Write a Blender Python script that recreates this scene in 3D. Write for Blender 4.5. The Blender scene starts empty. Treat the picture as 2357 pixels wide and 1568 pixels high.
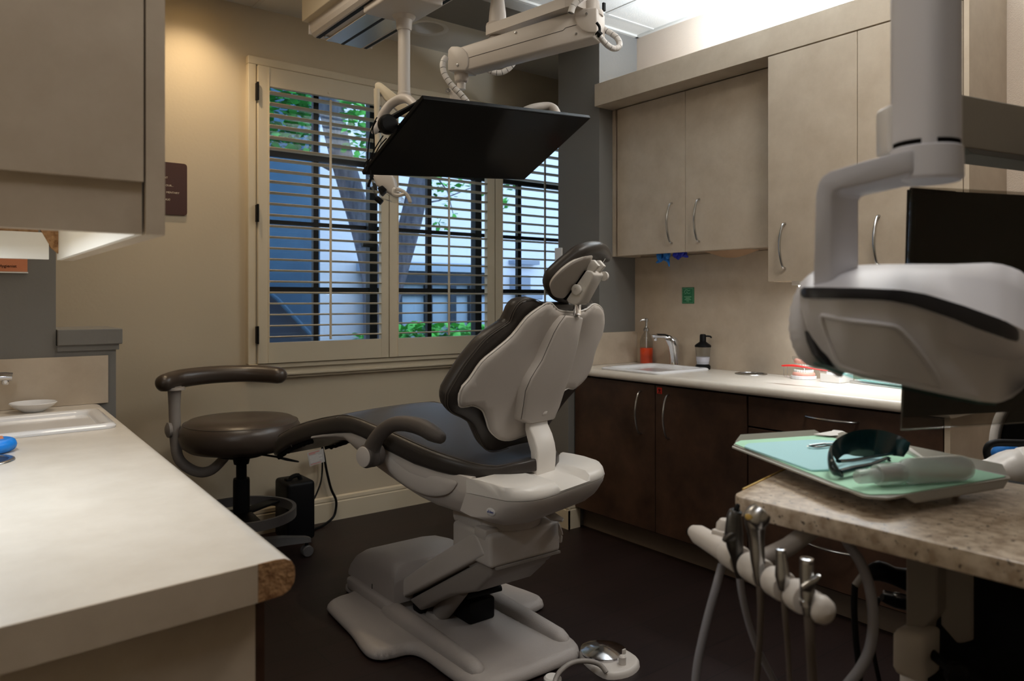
import bpy, bmesh, math, random
from mathutils import Vector, Matrix
from mathutils.geometry import delaunay_2d_cdt
random.seed(7)
S = bpy.context.scene
COL = S.collection
PI = math.pi
# ------------------------------------------------------------------ survey of the room: the lens, used to turn sightings into points
F, CX, HY, EYE = 1722.0, 1178.5, 690.0, 1.28
YAW = math.radians(37.6)
SN, CS = math.sin(YAW), math.cos(YAW)
R_ = Vector((CS, -SN, 0)); D_ = Vector((SN, CS, 0)); E_ = Vector((0, 0, EYE))
def ray(x, y):
    r = (x-CX)/F
    return Vector((SN+CS*r, CS-SN*r, (HY-y)/F))
def at_t(x, y, t): return E_ + ray(x, y)*t
def at_z(x, y, z):
    d = ray(x, y); return E_ + d*((z-EYE)/d.z)
def at_x(x, y, X):
    d = ray(x, y); return E_ + d*(X/d.x)
def at_y(x, y, Y):
    d = ray(x, y); return E_ + d*(Y/d.y)
def on_plane(x, y, P0, n):
    d = ray(x, y); return E_ + d*((P0-E_).dot(n)/d.dot(n))
# ------------------------------------------------------------------ materials
def lin(c):
    return tuple(((v/255)/12.92 if v/255 <= .04045 else ((v/255+.055)/1.055)**2.4) for v in c) + (1,)
MATS = {}
def mat(name, rgb, rough=.5, metal=0., mottle=None, scale=8., bump=0., bscale=200., coat=0., emit=None, estr=0., trans=0., ior=1.45, spec=.5, alpha=1.):
    m = bpy.data.materials.new(name); m.use_nodes = True
    nt = m.node_tree; N = nt.nodes; L = nt.links
    b = N['Principled BSDF']
    b.inputs['Base Color'].default_value = lin(rgb)
    b.inputs['Roughness'].default_value = rough
    b.inputs['Metallic'].default_value = metal
    b.inputs['Specular IOR Level'].default_value = spec
    b.inputs['IOR'].default_value = ior
    b.inputs['Coat Weight'].default_value = coat
    b.inputs['Transmission Weight'].default_value = trans
    b.inputs['Alpha'].default_value = alpha
    if emit:
        b.inputs['Emission Color'].default_value = lin(emit); b.inputs['Emission Strength'].default_value = estr
    geo = None; stretch = None
    if name == 'bark': stretch = (1, 1, .22)
    if mottle or bump:
        geo = N.new('ShaderNodeNewGeometry')
        if stretch:
            mp = N.new('ShaderNodeMapping'); mp.inputs['Scale'].default_value = stretch; L.new(geo.outputs['Position'], mp.inputs['Vector']); geo = mp
    src = (geo.outputs['Vector'] if stretch else geo.outputs['Position']) if geo else None
    if mottle:
        nz = N.new('ShaderNodeTexNoise'); nz.inputs['Scale'].default_value = scale; nz.inputs['Detail'].default_value = 6; nz.inputs['Roughness'].default_value = .65
        L.new(src, nz.inputs['Vector'])
        rp = N.new('ShaderNodeValToRGB'); rp.color_ramp.elements[0].position = .3; rp.color_ramp.elements[1].position = .7
        rp.color_ramp.elements[0].color = lin(rgb); rp.color_ramp.elements[1].color = lin(mottle)
        L.new(nz.outputs['Fac'], rp.inputs['Fac']); L.new(rp.outputs['Color'], b.inputs['Base Color'])
    if bump:
        n2 = N.new('ShaderNodeTexNoise'); n2.inputs['Scale'].default_value = bscale; n2.inputs['Detail'].default_value = 4
        L.new(src, n2.inputs['Vector'])
        bp = N.new('ShaderNodeBump'); bp.inputs['Strength'].default_value = bump; bp.inputs['Distance'].default_value = .004
        L.new(n2.outputs['Fac'], bp.inputs['Height']); L.new(bp.outputs['Normal'], b.inputs['Normal'])
    MATS[name] = m
    return m
def glassy(name, rgb, fres=1.45, rough=.0, base=.035):
    m = bpy.data.materials.new(name); m.use_nodes = True
    nt = m.node_tree; N = nt.nodes; L = nt.links; N.clear()
    o = N.new('ShaderNodeOutputMaterial'); mx = N.new('ShaderNodeMixShader'); fr = N.new('ShaderNodeLayerWeight'); pw = N.new('ShaderNodeMath'); ml = N.new('ShaderNodeMath'); tr = N.new('ShaderNodeBsdfTransparent'); gl = N.new('ShaderNodeBsdfGlossy')
    fr.inputs['Blend'].default_value = .5; pw.operation = 'POWER'; pw.inputs[1].default_value = 3.5; ml.operation = 'MULTIPLY_ADD'; ml.inputs[1].default_value = .75; ml.inputs[2].default_value = base
    L.new(fr.outputs['Facing'], pw.inputs[0]); L.new(pw.outputs[0], ml.inputs[0]); tr.inputs['Color'].default_value = lin(rgb); gl.inputs['Roughness'].default_value = rough
    L.new(ml.outputs[0], mx.inputs[0]); L.new(tr.outputs[0], mx.inputs[1]); L.new(gl.outputs[0], mx.inputs[2]); L.new(mx.outputs[0], o.inputs[0])
    MATS[name] = m
    return m
def emis(name, rgb, s):
    m = bpy.data.materials.new(name); m.use_nodes = True
    nt = m.node_tree; N = nt.nodes; L = nt.links; N.clear()
    o = N.new('ShaderNodeOutputMaterial'); e = N.new('ShaderNodeEmission'); e.inputs[0].default_value = lin(rgb); e.inputs[1].default_value = s
    L.new(e.outputs[0], o.inputs[0]); MATS[name] = m
    return m

mat('wall_beige', (198, 184, 160), .75, bump=.12, bscale=60, spec=.25)
mat('wall_grey', (122, 119, 114), .75, bump=.12, bscale=70, spec=.25)
mat('wall_pink', (206, 190, 174), .85, bump=.5, bscale=260, spec=.2)
mat('trim_cream', (212, 199, 174), .42, spec=.4)
mat('laminate', (182, 166, 146), .5, mottle=(199, 184, 164), scale=7, spec=.35)
mat('counter', (212, 203, 190), .3, mottle=(226, 218, 206), scale=9, spec=.45)
mat('brown', (50, 35, 27), .38, mottle=(84, 60, 46), scale=5, spec=.4)
mat('gap_black', (14, 12, 11), .8, spec=.1)
mat('particle', (120, 84, 56), .9, mottle=(186, 146, 106), scale=70, bump=.8, bscale=150, spec=.1)
mat('white_board', (236, 232, 224), .5)
mat('plastic', (208, 200, 192), .42, spec=.45)
mat('plastic_grey', (150, 142, 135), .5, spec=.4)
mat('plastic_light', (230, 224, 216), .33, spec=.5)
mat('plastic_base', (166, 158, 152), .5, bump=.25, bscale=320, spec=.4)
mat('plastic_white', (222, 218, 214), .35)
mat('leather', (62, 57, 53), .33, bump=.12, bscale=420, spec=.36)
mat('leather_brown', (68, 58, 50), .3, bump=.1, bscale=420, spec=.55)
mat('stitch', (92, 84, 76), .8)
mat('stool_grey', (92, 88, 86), .5)
mat('armrest', (84, 77, 72), .5, bump=.2, bscale=500)
mat('black', (15, 15, 16), .5, spec=.18)
mat('black_soft', (18, 17, 17), .7, spec=.12)
mat('screen', (46, 46, 46), .1, spec=.04)
mat('screen_dull', (30, 30, 30), .45, spec=.08)
mat('chrome', (225, 226, 230), .12, metal=1.)
mat('steel', (190, 190, 190), .27, metal=1.)
mat('dark_steel', (95, 93, 92), .35, metal=1.)
mat('porcelain', (238, 238, 240), .12, coat=.4)
mat('lamp_white', (216, 215, 220), .38)
mat('lamp_band', (40, 41, 47), .3)
mat('tube_grey', (140, 138, 144), .5)
mat('tube_brown', (92, 82, 74), .55)
mat('green_paper', (186, 236, 208), .8, spec=.2)
mat('aqua_paper', (186, 234, 241), .8, bump=.3, bscale=300, spec=.2)
mat('goggle', (14, 40, 44), .2, coat=.3)
mat('tray', (160, 156, 146), .4)
mat('blue_dark', (24, 40, 170), .5)
mat('blue_mid', (34, 120, 205), .5)
mat('blue_device', (20, 130, 225), .4)
mat('red', (226, 40, 34), .4)
mat('red_label', (214, 52, 36), .6)
mat('pink_gum', (240, 176, 158), .4)
mat('tooth', (246, 244, 238), .3)
mat('green_sign', (26, 110, 62), .4)
mat('green_line', (150, 205, 165), .5)
mat('brown_sign', (66, 36, 28), .5)
mat('cream_text', (228, 214, 190), .6)
mat('orange_sign', (206, 130, 92), .5)
mat('orange_soap', (238, 78, 30), .3)
mat('clear_soap', (214, 212, 222), .3)
mat('paper_brown', (158, 126, 97), .8)
mat('white', (236, 234, 230), .5)
mat('tag_grey', (188, 186, 184), .6)
mat('tag_red', (206, 110, 96), .6)
mat('ceiling_tile', (226, 222, 214), .9, bump=.5, bscale=240, spec=.1)
mat('tbar', (214, 211, 204), .6)
mat('outside_white', (206, 214, 228), .9, bump=.4, bscale=30, spec=.1)
mat('outside_blue', (36, 72, 102), .8, mottle=(62, 100, 132), scale=1.2)
mat('outside_dark', (36, 48, 66), .8)
mat('outside_mid', (128, 142, 164), .8)
mat('fence_blue', (138, 160, 186), .7)
mat('ground', (120, 118, 110), .9, mottle=(140, 136, 126), scale=6)
mat('bark', (62, 66, 80), .9, mottle=(112, 115, 130), scale=22, bump=1., bscale=34, spec=.1)
mat('leaf', (40, 140, 50), .6, mottle=(96, 190, 84), scale=9)
mat('leaf_dark', (16, 104, 48), .6, mottle=(62, 168, 66), scale=9)
mat('sash_black', (16, 16, 18), .5)
mat('badge_blue', (28, 62, 150), .4)
mat('yellow', (206, 170, 90), .5)
mat('toe_kick', (100, 86, 73), .6, mottle=(112, 97, 83), scale=6)
glassy('pane', (232, 240, 246), 1.45)
glassy('clear', (246, 247, 247), 1.3, .02)
glassy('clear_teal', (190, 228, 226), 1.4, .02)
glassy('acrylic', (214, 212, 208), 1.4, .08, .03)
mat('beam_grey', (164, 158, 146), .5)
mat('milky', (206, 212, 210), .12, alpha=.5)
glassy('bottle_clear', (240, 246, 243), 1.4, .03)
emis('tube_lit', (255, 246, 232), 14)
emis('tube_under', (255, 244, 226), 9)
emis('down_lit', (255, 214, 150), 20)
# floor: dark planks
def floor_mat():
    m = bpy.data.materials.new('floor_planks'); m.use_nodes = True
    nt = m.node_tree; N = nt.nodes; L = nt.links; b = N['Principled BSDF']
    g = N.new('ShaderNodeNewGeometry'); mp = N.new('ShaderNodeMapping'); mp.inputs['Rotation'].default_value = (0, 0, 0)
    L.new(g.outputs['Position'], mp.inputs['Vector'])
    br = N.new('ShaderNodeTexBrick'); br.inputs['Scale'].default_value = 1; br.inputs['Mortar Size'].default_value = .0022
    br.inputs['Brick Width'].default_value = 1.1; br.inputs['Row Height'].default_value = .145; br.offset = .37
    br.inputs['Color1'].default_value = lin((37, 25, 22)); br.inputs['Color2'].default_value = lin((44, 30, 27)); br.inputs['Mortar'].default_value = lin((16, 11, 10))
    L.new(mp.outputs[0], br.inputs['Vector'])
    m2 = N.new('ShaderNodeMapping'); m2.inputs['Scale'].default_value = (3, 40, 3); L.new(g.outputs['Position'], m2.inputs['Vector'])
    nz = N.new('ShaderNodeTexNoise'); nz.inputs['Scale'].default_value = 1.5; nz.inputs['Detail'].default_value = 8; L.new(m2.outputs[0], nz.inputs['Vector'])
    mx = N.new('ShaderNodeMixRGB'); mx.blend_type = 'MULTIPLY'; mx.inputs[0].default_value = .55
    L.new(br.outputs['Color'], mx.inputs[1]); L.new(nz.outputs['Fac'], mx.inputs[2]); L.new(mx.outputs[0], b.inputs['Base Color'])
    b.inputs['Roughness'].default_value = .46; b.inputs['Specular IOR Level'].default_value = .3
    MATS['floor'] = m
floor_mat()
def granite_mat():
    m = bpy.data.materials.new('granite'); m.use_nodes = True
    nt = m.node_tree; N = nt.nodes; L = nt.links; b = N['Principled BSDF']
    g = N.new('ShaderNodeNewGeometry')
    n1 = N.new('ShaderNodeTexNoise'); n1.inputs['Scale'].default_value = 55; n1.inputs['Detail'].default_value = 5; L.new(g.outputs['Position'], n1.inputs['Vector'])
    r1 = N.new('ShaderNodeValToRGB'); r1.color_ramp.elements[0].position = .35; r1.color_ramp.elements[1].position = .66
    r1.color_ramp.elements[0].color = lin((160, 139, 116)); r1.color_ramp.elements[1].color = lin((208, 192, 171)); L.new(n1.outputs['Fac'], r1.inputs['Fac'])
    v = N.new('ShaderNodeTexNoise'); v.inputs['Scale'].default_value = 130; v.inputs['Detail'].default_value = 2; L.new(g.outputs['Position'], v.inputs['Vector'])
    r2 = N.new('ShaderNodeValToRGB'); r2.color_ramp.elements[0].position = .64; r2.color_ramp.elements[1].position = .7
    r2.color_ramp.elements[0].color = (0, 0, 0, 1); r2.color_ramp.elements[1].color = (1, 1, 1, 1); L.new(v.outputs['Fac'], r2.inputs['Fac'])
    mx = N.new('ShaderNodeMixRGB'); L.new(r2.outputs['Color'], mx.inputs[0]); L.new(r1.outputs['Color'], mx.inputs[1]); mx.inputs[2].default_value = lin((84, 72, 62))
    L.new(mx.outputs[0], b.inputs['Base Color']); b.inputs['Roughness'].default_value = .32
    MATS['granite'] = m
granite_mat()

# ------------------------------------------------------------------ mesh helpers
def smooth_line(pts, n=6, closed=False):
    P = [Vector(p) for p in pts]; out = []; m = len(P)
    rng = range(m) if closed else range(m-1)
    for i in rng:
        if closed: p0, p1, p2, p3 = P[(i-1) % m], P[i], P[(i+1) % m], P[(i+2) % m]
        else: p0, p1, p2, p3 = P[max(i-1, 0)], P[i], P[i+1], P[min(i+2, m-1)]
        for k in range(n):
            t = k/n
            out.append(.5*((2*p1) + (p2-p0)*t + (2*p0-5*p1+4*p2-p3)*t*t + (3*p1-p0-3*p2+p3)*t*t*t))
    if not closed: out.append(P[-1].copy())
    return out
def round_poly(pts, r, n=5):
    """corner-rounded closed polygon (2D or 3D points); r a number or a list"""
    P = [Vector(p) for p in pts]; m = len(P); out = []
    for i in range(m):
        rr = r[i] if isinstance(r, (list, tuple)) else r
        a, b, c = P[i-1], P[i], P[(i+1) % m]
        u = (a-b); w = (c-b); k = min(rr, .45*u.length, .45*w.length)
        if k < 1e-6: out.append(b.copy()); continue
        p0 = b+u.normalized()*k; p2 = b+w.normalized()*k
        for j in range(n+1):
            t = j/n; out.append(p0*(1-t)**2 + b*(2*t*(1-t)) + p2*t*t)
    return out
class B:
    def __init__(self): self.bm = bmesh.new()
    def _merge(self, t):
        me = bpy.data.meshes.new('tmp'); t.to_mesh(me); t.free(); self.bm.from_mesh(me); bpy.data.meshes.remove(me)
    def _bevel(self, t, bev, seg, ang=30):
        if bev > 0:
            es = [e for e in t.edges if len(e.link_faces) == 2 and e.calc_face_angle(0) > math.radians(ang)]
            bmesh.ops.bevel(t, geom=es, offset=bev, segments=seg, profile=.5, affect='EDGES', clamp_overlap=True)
    def box(self, x0, x1, y0, y1, z0, z1, bev=0., seg=2, M=None):
        t = bmesh.new(); bmesh.ops.create_cube(t, size=1)
        for v in t.verts:
            v.co = Vector(((x0+x1)/2+v.co.x*(x1-x0), (y0+y1)/2+v.co.y*(y1-y0), (z0+z1)/2+v.co.z*(z1-z0)))
        self._bevel(t, bev, seg)
        if M is not None: t.transform(M)
        self._merge(t); return self
    def prism(self, pts, vec, bev=0., seg=2, ang=30, M=None):
        t = bmesh.new(); vec = Vector(vec)
        a = [t.verts.new(Vector(p)) for p in pts]; b = [t.verts.new(Vector(p)+vec) for p in pts]; n = len(a)
        t.faces.new(a); t.faces.new(b[::-1])
        for i in range(n): t.faces.new((a[i], b[i], b[(i+1) % n], a[(i+1) % n]))
        bmesh.ops.recalc_face_normals(t, faces=t.faces); self._bevel(t, bev, seg, ang)
        if M is not None: t.transform(M)
        self._merge(t); return self
    def loft(self, rings, caps=True, closed=True):
        t = bmesh.new(); V = [[t.verts.new(Vector(p)) for p in r] for r in rings]; n = len(V[0])
        for i in range(len(V)-1):
            for j in range(n if closed else n-1):
                q = (V[i][j], V[i][(j+1) % n], V[i+1][(j+1) % n], V[i+1][j])
                try: t.faces.new(q)
                except ValueError: pass
        if caps and closed:
            for r in (V[0], V[-1]):
                try: t.faces.new(r)
                except ValueError: pass
        bmesh.ops.remove_doubles(t, verts=t.verts, dist=1e-6)
        bmesh.ops.recalc_face_normals(t, faces=t.faces); self._merge(t); return self
    def tube(self, pts, r, n=12, sm=0, flat=None, closed=False, rend=False):
        """swept circle (or ellipse: flat=(ratio, up vector)); r number or list per control point"""
        P = [Vector(p) for p in pts]; Rr = list(r) if isinstance(r, (list, tuple)) else [r]*len(P)
        if sm:
            Q = smooth_line(P, sm, closed); m = len(Q); RR = []
            for i in range(m):
                f = i/sm; k = min(int(f), len(Rr)-1); k2 = (k+1) % len(Rr) if closed else min(k+1, len(Rr)-1); RR.append(Rr[k]+(Rr[k2]-Rr[k])*(f-int(f)))
            P, Rr = Q, RR
        m = len(P); rings = []; prev = None
        for i in range(m):
            if closed: T = (P[(i+1) % m]-P[i-1])
            else: T = P[min(i+1, m-1)]-P[max(i-1, 0)]
            T = T.normalized() if T.length > 1e-9 else Vector((0, 0, 1))
            if flat: up = Vector(flat[1])
            elif prev is None: up = Vector((0, 0, 1)) if abs(T.z) < .9 else Vector((1, 0, 0))
            else: up = prev
            s = T.cross(up)
            if s.length < 1e-6: s = T.cross(Vector((0, 1, .3)))
            s.normalize(); u2 = s.cross(T).normalized(); prev = u2
            k = flat[0] if flat else 1
            rings.append([P[i]+(s*math.cos(2*PI*j/n)+u2*math.sin(2*PI*j/n)*k)*Rr[i] for j in range(n)])
        if rend and not closed:
            def cap(ring, c, T, rr): return [[c+T*rr*math.sin(a)+(p-c)*math.cos(a) for p in ring] for a in (.5, 1., 1.35)]
            T0 = (P[0]-P[1]).normalized(); T1 = (P[-1]-P[-2]).normalized()
            rings = cap(rings[0], P[0], T0, Rr[0])[::-1]+rings+cap(rings[-1], P[-1], T1, Rr[-1])
        if closed: rings.append(rings[0])
        return self.loft(rings, caps=not closed)
    def lathe(self, prof, O=(0, 0, 0), axis=(0, 0, 1), n=32, sx=1., sy=1.):
        ax = Vector(axis).normalized(); up = Vector((1, 0, 0)) if abs(ax.x) < .9 else Vector((0, 1, 0))
        a = (up-ax*up.dot(ax)).normalized(); b = ax.cross(a); O = Vector(O)
        rings = [[O+ax*h+(a*math.cos(2*PI*j/n)*sx+b*math.sin(2*PI*j/n)*sy)*max(r, 1e-5) for j in range(n)] for r, h in prof]
        return self.loft(rings, caps=False)
    def pillow(self, out, mapf, top, bot, rnd, spacing, insets=(.1, .35, .7, 1.)):
        """solid over a closed 2D outline: rounded rim of width rnd, heights top/bot (numbers or functions of u,v)"""
        P = [Vector((p[0], p[1])) for p in out]; n = len(P)
        ar = sum(P[i].x*P[(i+1) % n].y-P[(i+1) % n].x*P[i].y for i in range(n))
        if ar < 0: P.reverse()
        def dist(q):
            best = 1e9
            for i in range(n):
                a, b = P[i], P[(i+1) % n]; ab = b-a; l2 = ab.length_squared
                t = 0 if l2 == 0 else max(0, min(1, (q-a).dot(ab)/l2)); best = min(best, (q-a-ab*t).length_squared)
            return math.sqrt(best)
        def inside(q):
            c = False
            for i in range(n):
                a, b = P[i], P[(i+1) % n]
                if (a.y > q.y) != (b.y > q.y) and q.x < (b.x-a.x)*(q.y-a.y)/(b.y-a.y)+a.x: c = not c
            return c
        V = list(P); E = [(i, (i+1) % n) for i in range(n)]
        for f in insets:
            d = f*rnd; last = None
            for i in range(n):
                T = (P[(i+1) % n]-P[i-1])
                if T.length < 1e-9: continue
                T.normalize(); q = P[i]+Vector((-T.y, T.x))*d
                if (last is None or (q-last).length > min(spacing*.5, .012)) and inside(q) and dist(q) > d*.93: V.append(q); last = q
        x0, x1 = min(p.x for p in P), max(p.x for p in P); y0, y1 = min(p.y for p in P), max(p.y for p in P)
        y = y0+spacing/2; row = 0
        while y < y1:
            x = x0+spacing/2+(spacing/2 if row % 2 else 0)
            while x < x1:
                q = Vector((x, y))
                if inside(q) and dist(q) > rnd*1.15: V.append(q)
                x += spacing
            y += spacing*.87; row += 1
        res = delaunay_2d_cdt(V, E, [], 1, 1e-7); vs, fs = res[0], res[2]
        t = bmesh.new(); A = []; C = []
        for q in vs:
            d = dist(q); e = min(d/rnd, 1); k = math.sqrt(max(0, 1-(1-e)**2))
            tp = top(q.x, q.y) if callable(top) else top; bt = bot(q.x, q.y) if callable(bot) else bot
            if d < 1e-5: a = t.verts.new(Vector(mapf(q.x, q.y, 0))); A.append(a); C.append(a)
            else: A.append(t.verts.new(Vector(mapf(q.x, q.y, tp*k)))); C.append(t.verts.new(Vector(mapf(q.x, q.y, -bt*k))))
        for f in fs:
            try: t.faces.new([A[i] for i in f])
            except ValueError: pass
            try: t.faces.new([C[i] for i in reversed(f)])
            except ValueError: pass
        bmesh.ops.recalc_face_normals(t, faces=t.faces); self._merge(t); return self
    def build(self, name, material, parent=None, smooth=True, ang=38, label=None, cat=None, group=None, kind=None, origin=None):
        bm = self.bm; co = [v.co for v in bm.verts]
        if origin is None:
            origin = Vector(((min(c.x for c in co)+max(c.x for c in co))/2, (min(c.y for c in co)+max(c.y for c in co))/2, min(c.z for c in co)))
        origin = Vector(origin)
        for v in bm.verts: v.co -= origin
        me = bpy.data.meshes.new(name); bm.to_mesh(me); bm.free()
        me.materials.append(MATS[material] if isinstance(material, str) else material)
        for p in me.polygons: p.use_smooth = smooth
        if smooth: me.set_sharp_from_angle(angle=math.radians(ang))
        o = bpy.data.objects.new(name, me); COL.objects.link(o)
        place(o, origin, parent); tag(o, label, cat, group, kind)
        return o
WORLD = {}
def place(o, origin, parent=None):
    origin = Vector(origin); WORLD[o] = origin
    if parent is not None: o.parent = parent; o.location = origin-WORLD[parent]
    else: o.location = origin
def tag(o, label=None, cat=None, group=None, kind=None):
    if label: o['label'] = label
    if cat: o['category'] = cat
    if group: o['group'] = group
    if kind: o['kind'] = kind
    return o
def thing(name, label, cat, loc, group=None):
    o = bpy.data.objects.new(name, None); COL.objects.link(o); o.empty_display_size = .1
    place(o, loc); tag(o, label, cat, group); return o
def text(name, s, size, M, material, parent, align='LEFT', ext=.0004, sx=1.):
    c = bpy.data.curves.new(name, 'FONT'); c.body = s; c.size = size; c.align_x = align; c.extrude = ext; c.resolution_u = 3
    c.materials.append(MATS[material]); o = bpy.data.objects.new(name, c); COL.objects.link(o)
    COL.objects.unlink(o); bpy.context.view_layer.update(); tmp = o; COL.objects.link(tmp); bpy.context.view_layer.update()
    me = bpy.data.meshes.new_from_object(tmp.evaluated_get(bpy.context.evaluated_depsgraph_get())); bpy.data.objects.remove(tmp); me.name = name
    o = bpy.data.objects.new(name, me); COL.objects.link(o)
    o.parent = parent; pw = WORLD[parent]; M = M.copy(); o.location = M.translation-pw
    o.rotation_euler = M.to_euler(); o.scale = (sx, 1, 1); WORLD[o] = M.translation.copy()
    return o
def frame(O, xa, ya):
    xa = Vector(xa).normalized(); za = xa.cross(Vector(ya)).normalized(); ya = za.cross(xa)
    M = Matrix((xa, ya, za)).transposed().to_4x4(); M.translation = Vector(O); return M
def arc_handle(b, p0, p1, out, bulge, r=.0055):
    p0, p1, out = Vector(p0), Vector(p1), Vector(out)
    pts = [p0+out*.0, p0.lerp(p1, .02)+out*bulge*.35]+[p0.lerp(p1, t)+out*bulge*(1-(2*t-1)**2*.62) for t in (.1, .25, .4, .5, .6, .75, .9)]+[p0.lerp(p1, .98)+out*bulge*.35, p1]
    b.tube(pts, r, 8, sm=3, rend=False)
# ================================================================== THE SETTING
ZC = 2.87; YP = 3.12; YF = 4.08; XW = 3.355
B().box(-.4, 4.3, -2.4, 4.3, -.06, 0).build('floor', 'floor', smooth=False, kind='structure')
# ceiling with round openings for the two recessed cans of the bay
b = B()
def tile_hole(b, cx, cy, hx0, hx1, hy0, hy1, r):
    n = 48; sq = []; ci = []
    for i in range(n):
        a = 2*PI*i/n; c, s = math.cos(a), math.sin(a)
        k = min(((hx1-cx) if c > 0 else (hx0-cx))/c if abs(c) > 1e-6 else 1e9, ((hy1-cy) if s > 0 else (hy0-cy))/s if abs(s) > 1e-6 else 1e9)
        sq.append(Vector((cx+c*k, cy+s*k, ZC))); ci.append(Vector((cx+c*r, cy+s*r, ZC)))
    b.loft([sq, ci, [p+Vector((0, 0, .02)) for p in ci]], caps=False)
CANS = [(2.28, 3.77), (1.02, 3.80)]
xs = [-.4, .72, 1.32, 1.98, 2.58, 4.3]
b.box(-.4, .72, 3.3, 4.3, ZC, ZC+.05); b.box(1.32, 1.98, 3.3, 4.3, ZC, ZC+.05); b.box(2.58, 4.3, 3.3, 4.3, ZC, ZC+.05)
tile_hole(b, *CANS[0], 1.98, 2.58, 3.3, 4.3, .098); tile_hole(b, *CANS[1], .72, 1.32, 3.3, 4.3, .098)
b.box(-.4, 4.3, -2.4, 3.3, ZC, ZC+.05)
ceil = b.build('ceiling', 'ceiling_tile', smooth=False, kind='structure')
b = B()
for x in (-.1, .51, 1.12, 1.73, 2.34, 2.95): b.box(x-.012, x+.012, -2.4, YP, ZC-.004, ZC+.001)
for y in (-1.9, -1.29, -.68, -.07, .54, 1.15, 1.76, 2.37, 2.98): b.box(-.4, XW, y-.012, y+.012, ZC-.0045, ZC+.001)
b.box(1.37-.012, 1.37+.012, YP+.36, YF, ZC-.004, ZC+.001); b.box(2.98-.012, 2.98+.012, YP+.36, YF, ZC-.004, ZC+.001)
b.box(XW-.02, XW, -2.4, YP, ZC-.012, ZC); b.box(-.2, XW, YP-.02, YP, ZC-.012, ZC)
b.build('ceiling_grid', 'tbar', ceil, smooth=False)
# far wall with the window opening
WX0, WX1, WZ0, WZ1 = 1.36, 3.775, .93, 2.56
b = B(); b.box(-.4, WX0, YF, 4.3, 0, ZC+.03); b.box(WX1, 4.3, YF, 4.3, 0, ZC+.03); b.box(WX0, WX1, YF, 4.3, 0, WZ0); b.box(WX0, WX1, YF, 4.3, WZ1, ZC+.03)
b.build('wall_far', 'wall_beige', smooth=False, kind='structure')
B().box(XW, 3.5, -2.4, YP+.1, 0, ZC+.03).build('wall_right', 'wall_pink', smooth=False, kind='structure')
B().box(-.36, -.2, -2.4, 3.12, 0, ZC+.03).build('wall_left', 'wall_beige', smooth=False, kind='structure')
B().box(-.4, 3.5, -2.5, -2.36, 0, ZC+.03).build('wall_near', 'wall_beige', smooth=False, kind='structure')
b = B(); b.box(4.1, 4.3, 3.2, YF, 0, ZC+.02); b.box(-.4, -.3, 3.2, YF, 0, ZC+.02)
b.build('wall_bay', 'wall_beige', smooth=False, kind='structure')
# grey partitions: a tall pier and a low wing with a cap on each side
b = B(); b.box(-.36, .339, YP-.015, YP+.28, 0, ZC+.02); b.box(.339, .531, YP-.015, YP+.28, 0, 1.116)
b.build('wall_partition_left', 'wall_grey', smooth=False, kind='structure')
b = B(); b.box(3.04, 4.12, YP, YP+.36, 0, ZC+.02); b.box(2.80, 3.04, YP, YP+.36, 0, 1.116)
b.build('wall_partition_right', 'wall_grey', smooth=False, kind='structure')
B().box(.339, 3.04, YP, YP+.36, 2.81, ZC+.02).build('wall_header', 'wall_grey', smooth=False, kind='structure')
b = B(); b.box(.342, .55, YP-.035, YP+.3, 1.116, 1.173, .003); b.box(.342, .54, YP-.024, YP+.29, 1.095, 1.116)
b.build('trim_1', 'wall_grey', smooth=False, kind='structure')
b = B(); b.box(2.78, 3.04, YP-.02, YP+.38, 1.116, 1.173, .003)
b.build('trim_2', 'wall_grey', smooth=False, kind='structure')
def base_prof(h=.14):  # (out, z)
    return [(0, 0), (.016, 0), (.016, h*.74), (.011, h*.78), (.014, h*.83), (.012, h*.95), (.004, h), (0, h)]
b = B(); b.prism([(-.4, YF-o, z) for o, z in base_prof()], (4.5, 0, 0)); b.build('baseboard_far', 'trim_cream', smooth=False, kind='structure')
b = B(); b.prism([(2.80-o, YP-.016, z) for o, z in base_prof()], (0, .38, 0)); b.prism([(2.785, YP-o, z) for o, z in base_prof()], (.09, 0, 0))
b.build('baseboard_partition', 'trim_cream', smooth=False, kind='structure')
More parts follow.
